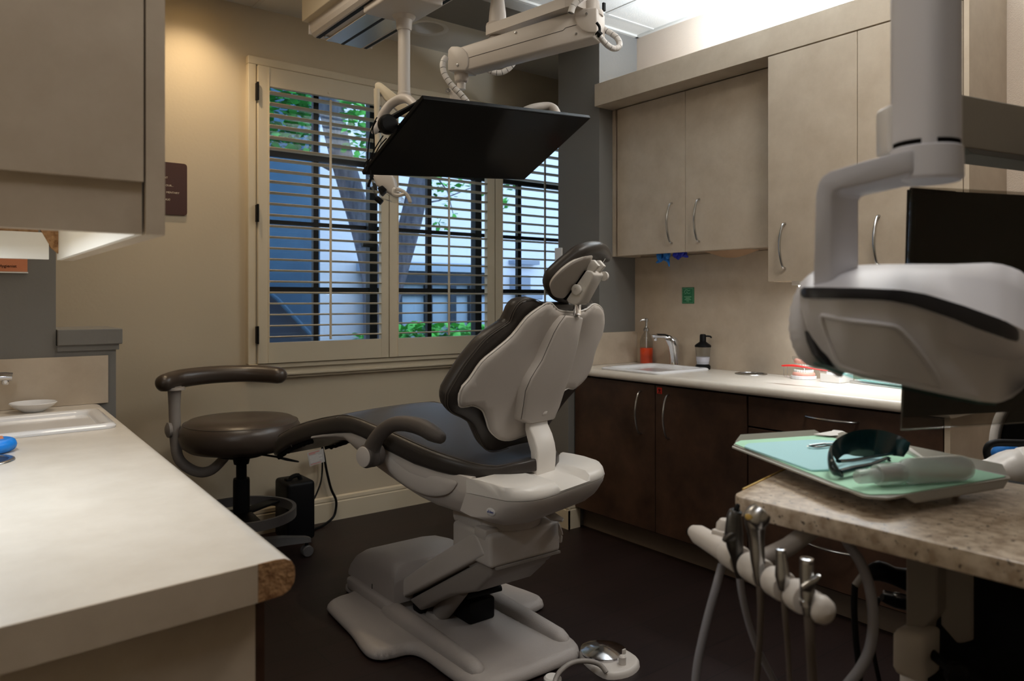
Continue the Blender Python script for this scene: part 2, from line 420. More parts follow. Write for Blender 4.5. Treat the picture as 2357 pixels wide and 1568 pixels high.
# ---- window casing, apron mouldings, black sashes
b = B()
b.box(1.325, 1.368, 4.035, 4.09, .931, 2.549, .004); b.box(1.325, 3.82, 4.035, 4.09, 2.549, 2.592, .004); b.box(3.765, 3.82, 4.035, 4.09, .931, 2.549, .004)
b.box(1.368, 3.765, 4.045, 4.30, .905, .933, .003)
b.build('trim_3', 'trim_cream', smooth=False, kind='structure')
b = B()
b.box(1.325, 3.82, 4.03, 4.085, .905, .931, .005); b.box(1.33, 3.815, 4.045, 4.085, .876, .906, .003); b.box(1.32, 3.825, 4.036, 4.085, .862, .877, .004); b.box(1.33, 3.815, 4.055, 4.085, .846, .862, .003)
b.build('trim_4', 'trim_cream', smooth=False, kind='structure')
XV = [1.40, 2.141, 2.931, 3.74]; THIN = [1.772, 2.549, 3.295]
for i in range(3):
    x0, x1 = XV[i], XV[i+1]; b = B(); e = .026 if i else .03
    b.box(x0, x0+e, 4.18, 4.235, .95, 2.55); b.box(x1-.026, x1, 4.18, 4.235, .95, 2.55)
    b.box(x0, x1, 4.18, 4.235, .95, 1.0); b.box(x0, x1, 4.18, 4.235, 2.5, 2.55)
    b.box(THIN[i]-.016, THIN[i]+.016, 4.19, 4.22, .98, 2.52)
    for z, h in ((2.118, .022), (1.722, .011), (1.338, .015)): b.box(x0, x1, 4.188, 4.222, z-h, z+h)
    w = b.build('window_%d' % (i+1), 'sash_black', smooth=False, kind='structure')
    B().box(x0+.02, x1-.02, 4.203, 4.207, .98, 2.52).build('glass', 'pane', w, smooth=False)
    if i == 0:
        b = B(); b.box(2.09, 2.13, 4.15, 4.19, 1.70, 1.76, .006); b.box(2.05, 2.12, 4.14, 4.17, 1.60, 1.625, .005); b.tube([(2.11, 4.165, 1.7), (2.115, 4.16, 1.66), (2.09, 4.155, 1.61)], .012, 8)
        b.build('latch', 'sash_black', w)
# ---- plantation shutters
SH = [('cream louvred shutter nearest the brown sign, with black hinges on its left stile', 1.372, 1.43, 2.109, 2.160, 1.777),
      ('cream louvred shutter behind the tilted screen, middle of the three', 2.165, 2.221, 2.888, 2.950, 2.574),
      ('cream louvred shutter half hidden behind the grey pier', 2.957, 3.012, 3.70, 3.76, 3.368)]
for lab, x0, a0, a1, x1, rod in SH:
    t = thing('window_shutter', lab, 'shutter', ((x0+x1)/2, 4.035, .935), 'shutters over the window')
    b = B(); b.box(x0, a0, 4.018, 4.05, .9335, 2.543, .002); b.box(a1, x1, 4.018, 4.05, .9335, 2.543, .002)
    b.box(a0-.002, a1+.002, 4.019, 4.049, .9335, 1.046, .002); b.box(a0-.002, a1+.002, 4.019, 4.049, 2.438, 2.543, .002)
    b.box(a0-.004, a0+.004, 4.014, 4.05, .94, 2.54, .002)
    b.lathe([(0, 0), (.008, 0), (.008, .003), (0, .004)], (rod, 4.018, 2.46), (0, -1, 0), 12)
    b.build('frame', 'trim_cream', t, smooth=False)
    b = B(); n = 23; pz = (2.438-1.046)/n
    for k in range(n):
        z = 1.046+pz*(k+.5); M = Matrix.Translation((0, 4.034, z)) @ Matrix.Rotation(math.radians(-4), 4, 'X')
        ring = [(.031*math.cos(2*PI*j/12), .0048*math.sin(2*PI*j/12)) for j in range(12)]
        b.loft([[M @ Vector((x, p[0], p[1])) for p in ring] for x in (a0+.003, a1-.003)])
    b.build('louvers', 'trim_cream', t, ang=60)
    B().box(rod-.006, rod+.006, 3.990, 4.002, 1.055, 2.415, .003).build('tilt_rod', 'trim_cream', t, smooth=False)
    if x0 < 1.5:
        for z in (2.40, 1.745, 1.09):
            b = B(); b.box(1.362, 1.374, 4.006, 4.036, z-.046, z+.046, .002); b.tube([(1.368, 4.008, z-.048), (1.368, 4.008, z+.048)], .006, 8); b.build('hinge', 'black', t)
# ================================================================== OUTSIDE THE WINDOW
B().box(-4, 14, 4.4, 14, -.3, .5).build('ground', 'ground', smooth=False, kind='structure')
B().box(2.9, 13, 8.6, 9.0, .3, 8).build('building_wall', 'outside_white', smooth=False, kind='structure')
b = B(); b.box(.2, 3.13, 7.3, 7.6, .3, 8.0)
b.build('courtyard_wall', 'outside_blue', smooth=False, kind='structure')
# stair stringer against the blue wall
t = thing('outdoor_stair', 'dark sloping stair rail and steps against the blue wall outside', 'stairs', (2.3, 7.2, .5))
b = B(); p = [at_y(x, y, 7.1) for x, y in ((560, 640), (640, 690), (735, 790), (560, 800))]; b.prism(p, (0, .12, 0)); b.build('stringer', 'outside_dark', t, smooth=False)
b = B(); b.tube([at_y(640, 690, 7.05), at_y(735, 792, 7.05)], .02, 8); b.tube([at_y(590, 650, 7.05), at_y(640, 690, 7.05)], .02, 8); b.build('handrail', 'outside_blue', t)
# garden enclosure
t = thing('garden_fence', 'grey blue panelled enclosure with pale lintel behind the tree', 'fence', at_y(1000, 770, 8.2))
p0 = at_y(880, 620, 8.2); p1 = at_y(1128, 620, 8.2); zt = at_y(1000, 622, 8.2).z; z1 = at_y(1000, 648, 8.2).z
b = B(); b.box(p0.x-.1, p1.x, 8.2, 8.5, .45, zt-.02); b.build('panel', 'fence_blue', t, smooth=False)
b = B(); b.box(p0.x-.15, p1.x+.1, 8.1, 8.6, zt-.02, zt+.09); b.build('lintel', 'fence_blue', t, smooth=False)
b = B(); b.box(p0.x-.1, p1.x, 8.14, 8.2, z1-.05, zt-.03); b.build('beam', 'outside_dark', t, smooth=False)
for x in (915, 985, 1040, 1085):
    q = at_y(x, 700, 8.17); B().box(q.x-.045, q.x+.045, 8.13, 8.2, .45, z1-.03).build('post', 'outside_dark', t, smooth=False)
b = B(); 
q = at_y(1000, 676, 8.18); b.box(p0.x-.1, p1.x, 8.16, 8.2, q.z-.03, q.z+.03); b.build('rail', 'outside_dark', t, smooth=False)
# dark figure-like utility shapes seen through the right hand shutter
t = thing('utility_box', 'small grey utility box on the pale wall outside', 'box', at_y(1212, 680, 8.3))
b = B(); q = at_y(1205, 650, 8.4); b.box(q.x-.10, q.x+.1, 8.35, 8.62, q.z-.16, q.z+.1, .02); b.box(q.x+.0, q.x+.34, 8.36, 8.6, q.z-.25, q.z-.1, .02)
b.build('housing', 'outside_mid', t, smooth=False)
b = B(); q = at_y(1230, 610, 8.5); b.box(q.x-.4, q.x+.06, 8.45, 8.6, q.z, q.z+.06); b.build('conduit', 'outside_mid', t, smooth=False)
# tree
def T6(x, y, Y=6.0): return at_y(x, y, Y)
t = thing('tree', 'grey barked forked tree with bright green leaves outside the window', 'tree', T6(868, 860))
b = B(); b.tube([T6(868, 880), T6(866, 740), T6(858, 640), T6(838, 540), T6(806, 430), T6(778, 330), T6(760, 240), T6(748, 160), T6(735, 60)], [.12, .115, .10, .105, .105, .10, .105, .10, .09], 14, sm=4)
b.build('trunk', 'bark', t, ang=80)
b = B(); b.tube([T6(872, 800, 6.05), T6(892, 700, 6.05), T6(920, 600, 6.05), T6(945, 510, 6.05), T6(965, 420, 6.05), T6(985, 320, 6.05), T6(1010, 200, 6.05)], [.09, .10, .105, .105, .10, .09, .08], 14, sm=4)
b.build('limb', 'bark', t, ang=80)
b = B(); b.tube([T6(760, 385), T6(735, 372), T6(700, 350), T6(660, 345)], [.035, .03, .022, .015], 8, sm=3)
b.tube([T6(738, 250, 6.1), T6(716, 300, 6.1), T6(712, 345, 6.1), T6(722, 300, 6.1)], .018, 8)
b.tube([T6(1000, 400), T6(1030, 440), T6(1045, 500)], [.008, .006, .003], 6); b.tube([T6(960, 470), T6(1010, 462), T6(1090, 430)], [.012, .008, .004], 6)
b.build('twigs', 'bark', t, ang=80)
def leaves(b, n, box, Y0, Y1, s0, s1):
    for _ in range(n):
        x0, y0, x1, y1 = box; c = at_y(random.uniform(x0, x1), random.uniform(y0, y1), random.uniform(Y0, Y1)); s = random.uniform(s0, s1)
        M = Matrix.Translation(c) @ Matrix.Rotation(random.uniform(0, 6.28), 4, 'Z') @ Matrix.Rotation(random.uniform(.4, 1.9), 4, 'X') @ Matrix.Rotation(random.uniform(0, 6.28), 4, 'Y')
        pts = [(0, 0, -s), (s*.6, .06*s, -s*.35), (s*.62, 0, s*.2), (s*.25, .05*s, s*.7), (0, 0, s), (-s*.25, .05*s, s*.7), (-s*.62, 0, s*.2), (-s*.6, .06*s, -s*.35)]
        V = [b.bm.verts.new(M @ Vector(p)) for p in pts]; b.bm.faces.new(V)
b = B(); leaves(b, 800, (560, 120, 720, 325), 5.4, 5.9, .028, .05); leaves(b, 130, (600, 300, 725, 352), 5.5, 5.9, .028, .045)
b.build('foliage', 'leaf_dark', t, smooth=False)
b = B(); leaves(b, 170, (785, 205, 875, 300), 5.5, 6.3, .03, .05); leaves(b, 60, (790, 290, 855, 365), 5.5, 6.3, .025, .045)
leaves(b, 40, (985, 405, 1062, 440), 5.5, 6.2, .025, .04); leaves(b, 34, (1000, 440, 1050, 530), 5.5, 6.2, .025, .04); leaves(b, 18, (1060, 405, 1110, 450), 5.5, 6.2, .02, .035)
leaves(b, 22, (1150, 400, 1185, 440), 5.5, 6.2, .025, .04); leaves(b, 14, (1150, 450, 1180, 485), 5.5, 6.2, .025, .04)
b.build('foliage', 'leaf', t, smooth=False)
t = thing('garden_shrub', 'low bright green shrub below the garden enclosure outside', 'shrub', at_y(1000, 790, 7.6))
b = B(); leaves(b, 420, (905, 746, 1130, 800), 7.3, 7.9, .04, .08); b.build('foliage', 'leaf', t, smooth=False)
b = B()
for x in range(910, 1130, 18): q = at_y(x, 780, 7.6); b.tube([(q.x, 7.6, .49), (q.x+.02, 7.58, q.z)], .012, 6)
b.build('stems', 'leaf_dark', t)
t = thing('garden_shrub', 'small tuft of green leaves at the foot of the tree', 'shrub', at_y(838, 800, 6.6))
b = B(); leaves(b, 60, (815, 768, 862, 800), 6.5, 6.8, .03, .06); b.build('foliage', 'leaf', t, smooth=False)
b = B()
for x in (822, 838, 855): q = at_y(x, 785, 6.65); b.tube([(q.x, 6.65, .49), (q.x+.02, 6.65, q.z)], .01, 6)
b.build('stems', 'leaf_dark', t)
# ================================================================== RIGHT HAND CASEWORK
XB, XC, XU, XD, YE = 2.84, 2.81, 3.14, 3.0, 1.15
XE = XW-.002
# base units
def base_unit(label, y0, y1, fronts):
    t = thing('base_cabinet', label, 'cabinet', ((XB+XE)/2, (y0+y1)/2, 0), 'dark base cabinets')
    b = B(); b.box(XB+.022, XE, y0+.001, y0+.019, .11, .86); b.box(XB+.022, XE, y1-.019, y1-.001, .11, .86)
    b.box(XB+.022, XE, y0+.001, y1-.001, .11, .128); b.box(XE-.012, XE, y0+.001, y1-.001, .11, .86); b.box(XB+.022, XB+.1, y0+.001, y1-.001, .82, .86)
    b.build('carcass', 'gap_black', t, smooth=False)
    B().box(XB+.07, XB+.09, y0, y1, 0, .115).build('toe_kick', 'toe_kick', t, smooth=False)
    for kind, a0, a1, z0, z1, h in fronts:
        d = B().box(XB, XB+.02, a0+.0018, a1-.0018, z0+.0018, z1-.0018, .0012, 1).build(kind, 'brown', t, smooth=False)
        b = B()
        if h[0] == 'v': arc_handle(b, (XB, h[1], h[2]), (XB, h[1], h[3]), (-1, 0, 0), .044)
        else: arc_handle(b, (XB, h[1], h[3]), (XB, h[2], h[3]), (-1, 0, 0), .044)
        b.build('handle', 'steel', d)
        if h[-1] == 'bio': bio = d
        else: continue
        s = B().box(XB-.0012, XB, 2.474, 2.505, .814, .845).build('biohazard_label', 'red_label', bio, smooth=False)
        b = B(); c = Vector((XB-.0018, 2.4895, .831))
        for a in (90, 210, 330):
            q = c+Vector((0, .0052*math.cos(math.radians(a)), .0052*math.sin(math.radians(a))))
            pts = [q+Vector((0, .0046*math.cos(x), .0046*math.sin(x))) for x in [math.radians(a+40+280*k/14) for k in range(15)]]
            b.tube(pts, .0011, 6)
        b.tube([c+Vector((0, .003*math.cos(x), .003*math.sin(x))) for x in [2*PI*k/12 for k in range(12)]], .0007, 6, closed=True)
        for k in range(3): b.box(XB-.0018, XB-.001, 2.479+.001*k, 2.5-.001*k, .8165+.0022*k, .8175+.0022*k)
        b.build('symbol', 'black', s)
    return t
base_unit('dark brown two door base cabinet under the sink, with a red biohazard label', 1.985, YP-.005,
          [('door', 2.52, YP-.01, .118, .856, ('v', 2.612, .60, .815, '')), ('door', 1.987, 2.518, .118, .856, ('v', 2.43, .60, .815, 'bio'))])
base_unit('dark brown drawer base cabinet behind the granite cart', YE+.02, 1.983,
          [('drawer', YE+.022, 1.981, .722, .856, ('h', 1.70, 1.482, .802, '')), ('drawer', YE+.022, 1.981, .42, .718, ('h', 1.70, 1.482, .66, '')), ('drawer', YE+.022, 1.981, .118, .416, ('h', 1.70, 1.49, .288, ''))])
tag(B().box(XB, XE, YE, YE+.019, 0, .862).build('end_panel', 'laminate', smooth=False), 'beige end panel closing the near end of the base cabinets', 'panel')
# worktop with a rolled front edge and an opening for the sink
def nose(y):  # closed profile in X,Z
    pr = [(XE, .905), (XC+.03, .905), (XC+.018, .9035), (XC+.007, .898), (XC+.001, .889), (XC, .877), (XC+.003, .868), (XC+.012, .863), (XC+.03, .862), (XE, .862)]
    return [(x, y, z) for x, z in pr]
SK = (2.865, 3.225, 2.525, 2.885)
b = B(); b.prism(nose(YE-.01), (0, SK[2]-YE+.01, 0)); b.prism(nose(SK[3]), (0, YP-SK[3]-.001, 0))
b.prism([(min(p[0], SK[0]), p[1], p[2]) for p in nose(SK[2])], (0, SK[3]-SK[2], 0)); b.box(SK[1], XE, SK[2], SK[3], .862, .905)
ct = b.build('worktop', 'counter', ang=50, label='beige laminate worktop with rolled edge along the right wall', cat='countertop')
b = B(); b.box(3.337, XE, YE, 1.992, .9055, 1.36); b.box(3.337, XE, 1.992, YP-.001, .9055, 1.53)
tag(b.build('backsplash', 'laminate', smooth=False), 'tall beige laminate backsplash behind the right hand sink', 'backsplash')
tag(B().box(XC+.05, 3.336, YP-.02, YP-.001, .9055, 1.09, .002).build('side_splash', 'laminate', smooth=False), 'low beige side splash on the grey pier beside the red soap', 'backsplash')
def sink(label, x0, x1, y0, y1, zt, M=None, depth=.13, rim=.042, holes=True):
    def rr(i, r, z): return [Vector((p.x, p.y, z)) for p in round_poly([(x0+i, y0+i), (x1-i, y0+i), (x1-i, y1-i), (x0+i, y1-i)], r, 6)]
    b = B(); R = [rr(0, .035, zt), rr(-.002, .036, zt+.006), rr(.004, .034, zt+.0125), rr(.014, .03, zt+.0145), rr(rim-.012, .035, zt+.013), rr(rim-.004, .04, zt+.008), rr(rim+.006, .045, zt-.02), rr(rim+.03, .06, zt-depth*.85), rr(rim+.06, .05, zt-depth), rr((x1-x0)/2-.03, .01, zt-depth-.005)]
    b.loft(R)
    if M is not None: b.bm.transform(M)
    return tag(b.build('sink', 'porcelain', ang=60), label, 'sink')
sink('white porcelain drop-in sink in the right hand worktop', 2.838, 3.255, 2.5, 2.91, .9055)
def faucet(label, base, d, h=.15, reach=.12, g=1.):
    """sensor faucet: leaning chrome body, flat spout, black top plate, two sensor eyes; d = spout direction"""
    base = Vector(base); d = Vector(d).normalized(); s = d.cross(Vector((0, 0, 1)))
    t = thing('faucet', label, 'faucet', base)
    b = B(); secs = [(0, 0, .026, .026), (.0, .012, .025, .025), (.004, .05, .024, .023), (.010, .10, .027, .023), (.018, h-.025, .034, .023), (.028, h-.008, .032, .022), (.034, h, .024, .018)]
    b.loft([[base+d*(f+1.15*wx*math.cos(a))+s*wy*math.sin(a)+Vector((0, 0, z)) for a in [2*PI*k/20 for k in range(20)]] for f, z, wx, wy in secs])
    P = [base+d*.03+Vector((0, 0, h-.014)), base+d*.065+Vector((0, 0, h+.002)), base+d*(reach-.02)+Vector((0, 0, h+.004)), base+d*reach+Vector((0, 0, h+.002))]
    b.tube(P, [.019*g, .018*g, .0165*g, .0155*g], 14, flat=(.62, (0, 0, 1)), rend=False)
    e = P[-1]-d*.02; b.lathe([(.011, 0), (.011, -.016), (.008, -.019), (0, -.019)], e-Vector((0, 0, .006)), (0, 0, 1), 16)
    b.build('body', 'chrome', t, ang=50)
    b = B(); b.tube([base+d*.026+Vector((0, 0, h+.0)), base+d*.06+Vector((0, 0, h+.012)), base+d*(reach-.03)+Vector((0, 0, h+.0135))], .014, 10, flat=(.25, (0, 0, 1))); b.build('top_plate', 'black', t)
    b = B()
    for z in (.032, .055): b.lathe([(0, 0), (.0075, 0), (.0075, .004), (0, .005)], base+d*(.0225+z*.07)+Vector((0, 0, z)), d, 14)
    b.build('sensor', 'black', t)
    return t
faucet('chrome sensor faucet on the right hand sink', (3.285, 2.765, .918), (-.85, .50, 0), .155, .135)
# soap bottles
def bottle_orange():
    o = Vector((3.29, 2.985, .906)); t = thing('soap_dispenser', 'clear bottle half full of orange soap with chrome pump', 'soap dispenser', o)
    b = B(); b.lathe([(0, 0), (.036, 0), (.0385, .004), (.0385, .09), (.0375, .125), (.034, .145), (.026, .165), (.017, .178), (.0135, .185), (.0135, .197), (.0125, .197), (.0125, .186), (.033, .143), (.0365, .12), (.0373, .006), (0, .004)], o, n=40)
    b.build('bottle', 'clear', t)
    b = B(); b.lathe([(0, .005), (.0368, .005), (.0371, .092), (0, .092)], o, n=36); b.build('soap', 'orange_soap', t)
    b = B(); b.lathe([(.0165, .19), (.0165, .205), (.012, .208), (.008, .213), (.0065, .222), (.0065, .246), (.011, .247), (.011, .262), (.006, .266), (0, .266)], o, n=20)
    b.tube([o+Vector((0, 0, .255)), o+Vector((-.02, .012, .256)), o+Vector((-.033, .02, .247))], [.007, .005, .0035], 8, sm=3); b.build('pump', 'steel', t)
    b = B(); b.tube([o+Vector((0, 0, .19)), o+Vector((0, 0, .02))], .003, 8); b.build('dip_tube', 'white', t)
bottle_orange()
def bottle_black():
    o = Vector((3.255, 2.535, .906)); o = at_z(1626, 849, .906)+Vector((-.03, -.0, 0)); o.z = .906
    t = thing('soap_dispenser', 'clear bottle of pale soap with black pump and black foot', 'soap dispenser', o)
    b = B(); b.lathe([(0, 0), (.038, 0), (.040, .004), (.040, .018), (.036, .022), (.034, .024), (0, .024)], o, n=32); b.build('foot', 'black', t)
    b = B(); b.lathe([(0, .024), (.034, .024), (.041, .118), (.041, .122), (.0398, .122), (.033, .027), (0, .027)], o, n=32); b.build('bottle', 'clear', t)
    b = B(); b.lathe([(0, .0275), (.0328, .0275), (.0362, .066), (0, .066)], o, n=32); b.build('soap', 'clear_soap', t)
    b = B(); b.lathe([(0, .119), (.043, .119), (.043, .127), (.037, .134), (.024, .142), (.017, .148), (.0165, .182), (.013, .188), (0, .189)], o, n=28)
    b.tube([o+Vector((0, 0, .176)), o+Vector((.012, -.022, .178)), o+Vector((.020, -.036, .175)), o+Vector((.021, -.038, .168))], .0045, 8, sm=3); b.build('pump', 'black', t)
bottle_black()
# waste ring let into the worktop
def waste_ring(label, c, r, M=None):
    b = B(); b.lathe([(r-.012, .0008), (r-.011, .003), (r-.004, .0042), (r, .0025), (r+.001, .0004)], c, n=44); o = b.build('waste_ring', 'steel'); tag(o, label, 'waste ring')
    B().lathe([(0, .0009), (r-.011, .0009), (r-.011, .0011), (0, .0012)], c, n=32).build('opening', 'dark_steel', o, smooth=False)
c0 = (at_z(1693, 861, .905)+at_z(1764, 861, .905))/2
waste_ring('round steel waste opening ring in the right hand worktop', (c0.x, c0.y, .9055), .078)
# dental model with a red toothbrush across the bite
def jaw(b_gum, b_tooth, b_base, O, rot, up):
    n = 14
    for k in range(n):
        a = math.radians(-100+200*k/(n-1)); c = Vector((.040*math.sin(a), .036*math.cos(a), 0)); w = .0052 if abs(a) < .6 else .0066
        M = Matrix.Translation(O) @ Matrix.Rotation(rot, 4, 'Z') @ Matrix.Translation(c) @ Matrix.Rotation(-a, 4, 'Z')
        h = .016*up; t = B(); t.box(-w, w, -.0045, .0045, 0, abs(h), .003, 2)
        if up < 0: t.bm.transform(Matrix.Scale(-1, 4, (0, 0, 1))); bmesh.ops.reverse_faces(t.bm, faces=t.bm.faces)
        t.bm.transform(M); b_tooth._merge(t.bm)
    M = Matrix.Translation(O) @ Matrix.Rotation(rot, 4, 'Z')
    pts = [M @ Vector((.040*math.sin(a), .036*math.cos(a), -.006*up)) for a in [math.radians(-105+210*k/16) for k in range(17)]]
    b_gum.tube(pts, .0115, 10)
    out = [M @ Vector((.058*math.sin(a), .052*math.cos(a), -.012*up)) for a in [math.radians(-100+200*k/12) for k in range(13)]]
    b_base.prism([p-Vector((0, 0, .016 if up > 0 else 0)) for p in out], (0, 0, .016), .002)
mo = at_z(1850, 872, .9055); mo.z = .9055
t = thing('dental_model', 'pink and white plastic jaw model on the right hand worktop', 'dental model', mo)
rotm = math.radians(115)
bg, bt, bb = B(), B(), B(); jaw(bg, bt, bb, mo+Vector((0, 0, .028)), rotm, 1); bg.build('lower_gum', 'pink_gum', t); bt.build('lower_teeth', 'tooth', t); bb.build('lower_base', 'porcelain', t, smooth=False)
bg, bt, bb = B(), B(), B(); jaw(bg, bt, bb, mo+Vector((.012, 0, .077)), rotm, -1); bg.build('upper_gum', 'pink_gum', t); bt.build('upper_teeth', 'tooth', t); bb.build('upper_base', 'clear', t, smooth=False)
b = B(); b.tube([mo+Vector((.05, .02, .02)), mo+Vector((.062, .035, .045)), mo+Vector((.05, .02, .085))], .003, 8); b.build('hinge', 'steel', t)
t = thing('toothbrush', 'red toothbrush laid between the teeth of the jaw model', 'toothbrush', mo+Vector((0, 0, .047)))
p0, p1, p2 = at_t(1804, 842, 3.35), at_t(1850, 845, 3.27), at_t(1903, 853, 3.2)
b = B(); b.tube([p0, p0.lerp(p1, .5)+Vector((0, 0, .003)), p1, p1.lerp(p2, .5)-Vector((0, 0, .001)), p2], [.011, .013, .010, .007, .006], 10, sm=4, flat=(.4, (0, 0, 1)), rend=True); b.build('handle', 'red', t)
b = B(); q = p2; dv = (p2-p1).normalized(); b.prism([q-dv*.03-Vector((0, 0, .004)), q-Vector((0, 0, .004)), q-Vector((0, 0, .017)), q-dv*.03-Vector((0, 0, .017))], (.008, .006, 0), .002); b.build('bristles', 'tooth', t)
b = B(); 
for x in (1805, 1813): b.tube([at_t(x, 843, 3.34), at_t(x, 866, 3.34), at_t(x+9, 868, 3.33)], .0011, 6, sm=3)
tag(b.build('wire_loop', 'steel'), 'thin bent wires standing beside the jaw model', 'wire')
# slate of small items near the under-cabinet light
q = at_z(1940, 884, .9055); 
b = B(); b.box(3.20, 3.32, 1.755, 1.85, .9055, .945, .003); tag(b.build('tissue_box', 'white', smooth=False), 'low white box beside the keyboard on the worktop', 'box')
b = B(); b.lathe([(0, 0), (.006, .001), (.008, .012), (.005, .03), (0, .032)], (3.23, 1.835, .9455), n=14); b.build('opening', 'steel', bpy.data.objects['tissue_box'])
t = thing('keyboard', 'flat silver keyboard lying on the worktop behind the black monitor', 'keyboard', (3.16, 1.6, .9055))
p = [at_z(1953, 881, .906), at_z(2078, 896, .906)]; dk = (p[1]-p[0]).normalized(); nk = Vector((-dk.y, dk.x, 0)); nk = nk if nk.x > 0 else -nk
pts = round_poly([p[0], p[0]+dk*.36, p[0]+dk*.36+nk*.12, p[0]+nk*.12], .012); b = B(); b.prism([Vector((v.x, v.y, .9056)) for v in pts], (0, 0, .012), .003); b.build('body', 'steel', t)
b = B()
for r in range(4):
    for c in range(13):
        c0 = p[0]+dk*(.018+.0255*c)+nk*(.016+.024*r); b.prism([Vector((v.x, v.y, .9176)) for v in (c0, c0+dk*.022, c0+dk*.022+nk*.02, c0+nk*.02)], (0, 0, .003))
b.build('keys', 'white', t, smooth=False)
# ---- wall units
ZT = 2.39
def wall_unit(label, x, y0, y1, z0, doors, mat_='laminate'):
    t = thing('wall_cabinet', label, 'cabinet', ((x+XE)/2, (y0+y1)/2, z0), 'beige wall cabinets')
    b = B(); b.box(x+.022, XE, y0, y0+.018, z0, ZT-.003); b.box(x+.022, XE, y1-.018, y1, z0, ZT-.003); b.box(x+.022, XE, y0, y1, z0+.012, z0+.03); b.box(x+.022, XE, y0, y1, ZT-.02, ZT-.003); b.box(XE-.012, XE, y0, y1, z0, ZT-.003)
    b.build('carcass', 'laminate', t, smooth=False)
    for a0, a1, hy, hz0, hz1 in doors:
        d = B().box(x, x+.02, a0+.0015, a1-.0015, z0+.001, ZT-.006, .001, 1).build('door', 'laminate', t, smooth=False)
        b = B(); arc_handle(b, (x, hy, hz0), (x, hy, hz1), (-1, 0, 0), .044); b.build('handle', 'steel', d)
    return t
ydoor = at_x(1577, 400, XU).y
wu = wall_unit('shallow beige two door wall cabinet above the sink and soap bottles', XU, 1.993, YP-.026, 1.532, [(ydoor, YP-.045, 2.665, 1.585, 1.80), (1.995, ydoor, 2.483, 1.582, 1.802)])
B().box(XU+.005, XE, YP-.026, YP-.002, 1.532, ZT-.003).build('filler', 'laminate', wu, smooth=False)
B().box(XU+.01, XE-.02, 2.0, 2.035, 1.44, 1.531, .004).build('bracket', 'white', wu, smooth=False)
yd2 = at_x(1973, 400, XD).y
wall_unit('deep beige two door wall cabinet behind the dental light column', XD, YE+.019, 1.99, 1.362, [(yd2, 1.988, 1.9, 1.42, 1.62), (YE+.02, yd2, 1.48, 1.42, 1.617)])
tag(B().box(XD+.0, XE, YE, YE+.018, 1.35, 2.52).build('end_panel', 'laminate', smooth=False), 'beige end panel closing the near end of the wall cabinets', 'panel')
b = B(); b.box(XD, XD+.02, YE, YP-.002, ZT, 2.517, .001, 1); b.box(XD+.02, XE, YE+.02, YP-.002, ZT, ZT+.016)
tag(b.build('cornice', 'laminate', smooth=False), 'long plain beige fascia running above the wall cabinets', 'fascia')
# the lamp strips of the casework
def strip_light(name, label, x0, x1, y0, y1, z0, z1, lit, side=-1):
    t = thing(name, label, 'light', ((x0+x1)/2, (y0+y1)/2, z0))
    if side < 0: b = B().box(x0, x1, y0, y1, z0+.01, z1)
    else: b = B().box(x0, x1, y0, y1, z0, z1-.01)
    b.build('housing', 'white', t, smooth=False)
    b = B(); zc = z0+.008 if side < 0 else z1-.006
    b.tube([((x0+x1)/2, y0+.02, zc), ((x0+x1)/2, y1-.02, zc)], .008, 10); b.build('tube', lit, t)
    return t
strip_light('cove_light', 'fluorescent strip lying on top of the wall cabinets behind the fascia', 3.10, 3.16, 1.25, 2.3, ZT+.017, ZT+.055, 'tube_lit', 1)
strip_light('under_cabinet_light', 'fluorescent strip under the deep wall cabinet', 3.10, 3.16, 1.25, 1.93, 1.336, 1.374, 'tube_under')
# what hangs under the shallow cabinet
for lab, cx, m, w in (('bright blue glove dangling from under the shallow wall cabinet', 1525, 'blue_mid', .062), ('dark blue glove tucked under the shallow wall cabinet beside the bright blue one', 1569, 'blue_dark', .05)):
    c = at_x(cx, 588, 3.2); b = B(); random.seed(cx)
    for k in range(7):
        a = Vector((3.2+random.uniform(-.03, .03), c.y+random.uniform(-.8, .8)*w, 1.531)); L = random.uniform(.4, 1.)*(.05 if cx < 1540 else .03)
        b.tube([a, a+Vector((random.uniform(-.01, .01), random.uniform(-.012, .012), -L*.6)), a+Vector((random.uniform(-.015, .015), random.uniform(-.014, .014), -L))], [.016, .013, .006], 8, sm=3, rend=True)
    if cx < 1540: a = at_x(1543, 600, 3.2); b.tube([Vector((3.2, a.y+.02, 1.50)), Vector((3.19, a.y+.004, 1.485)), Vector((3.19, a.y, 1.465))], [.012, .007, .004], 8, sm=3, rend=True)
    tag(b.build('exam_glove', m), lab, 'glove', 'gloves under the wall cabinet')
B().box(3.18, 3.32, 2.50, 2.86, 1.532, 1.5325) if False else None
b = B(); y0, y1 = 2.21, 2.475
b.pillow([(y0, -.05), (y1, -.05), (y1, .05), (y0, .05)], lambda u, v, w: (3.22+v, u, 1.5305+w-.0), 0.0001, lambda u, v: .034*(1-((u-(y0+y1)/2)/(.5*(y1-y0)))**2)+.002, .03, .02)
tag(b.build('paper_towels', 'paper_brown'), 'sagging sheaf of brown paper towels under the shallow wall cabinet', 'paper towels')
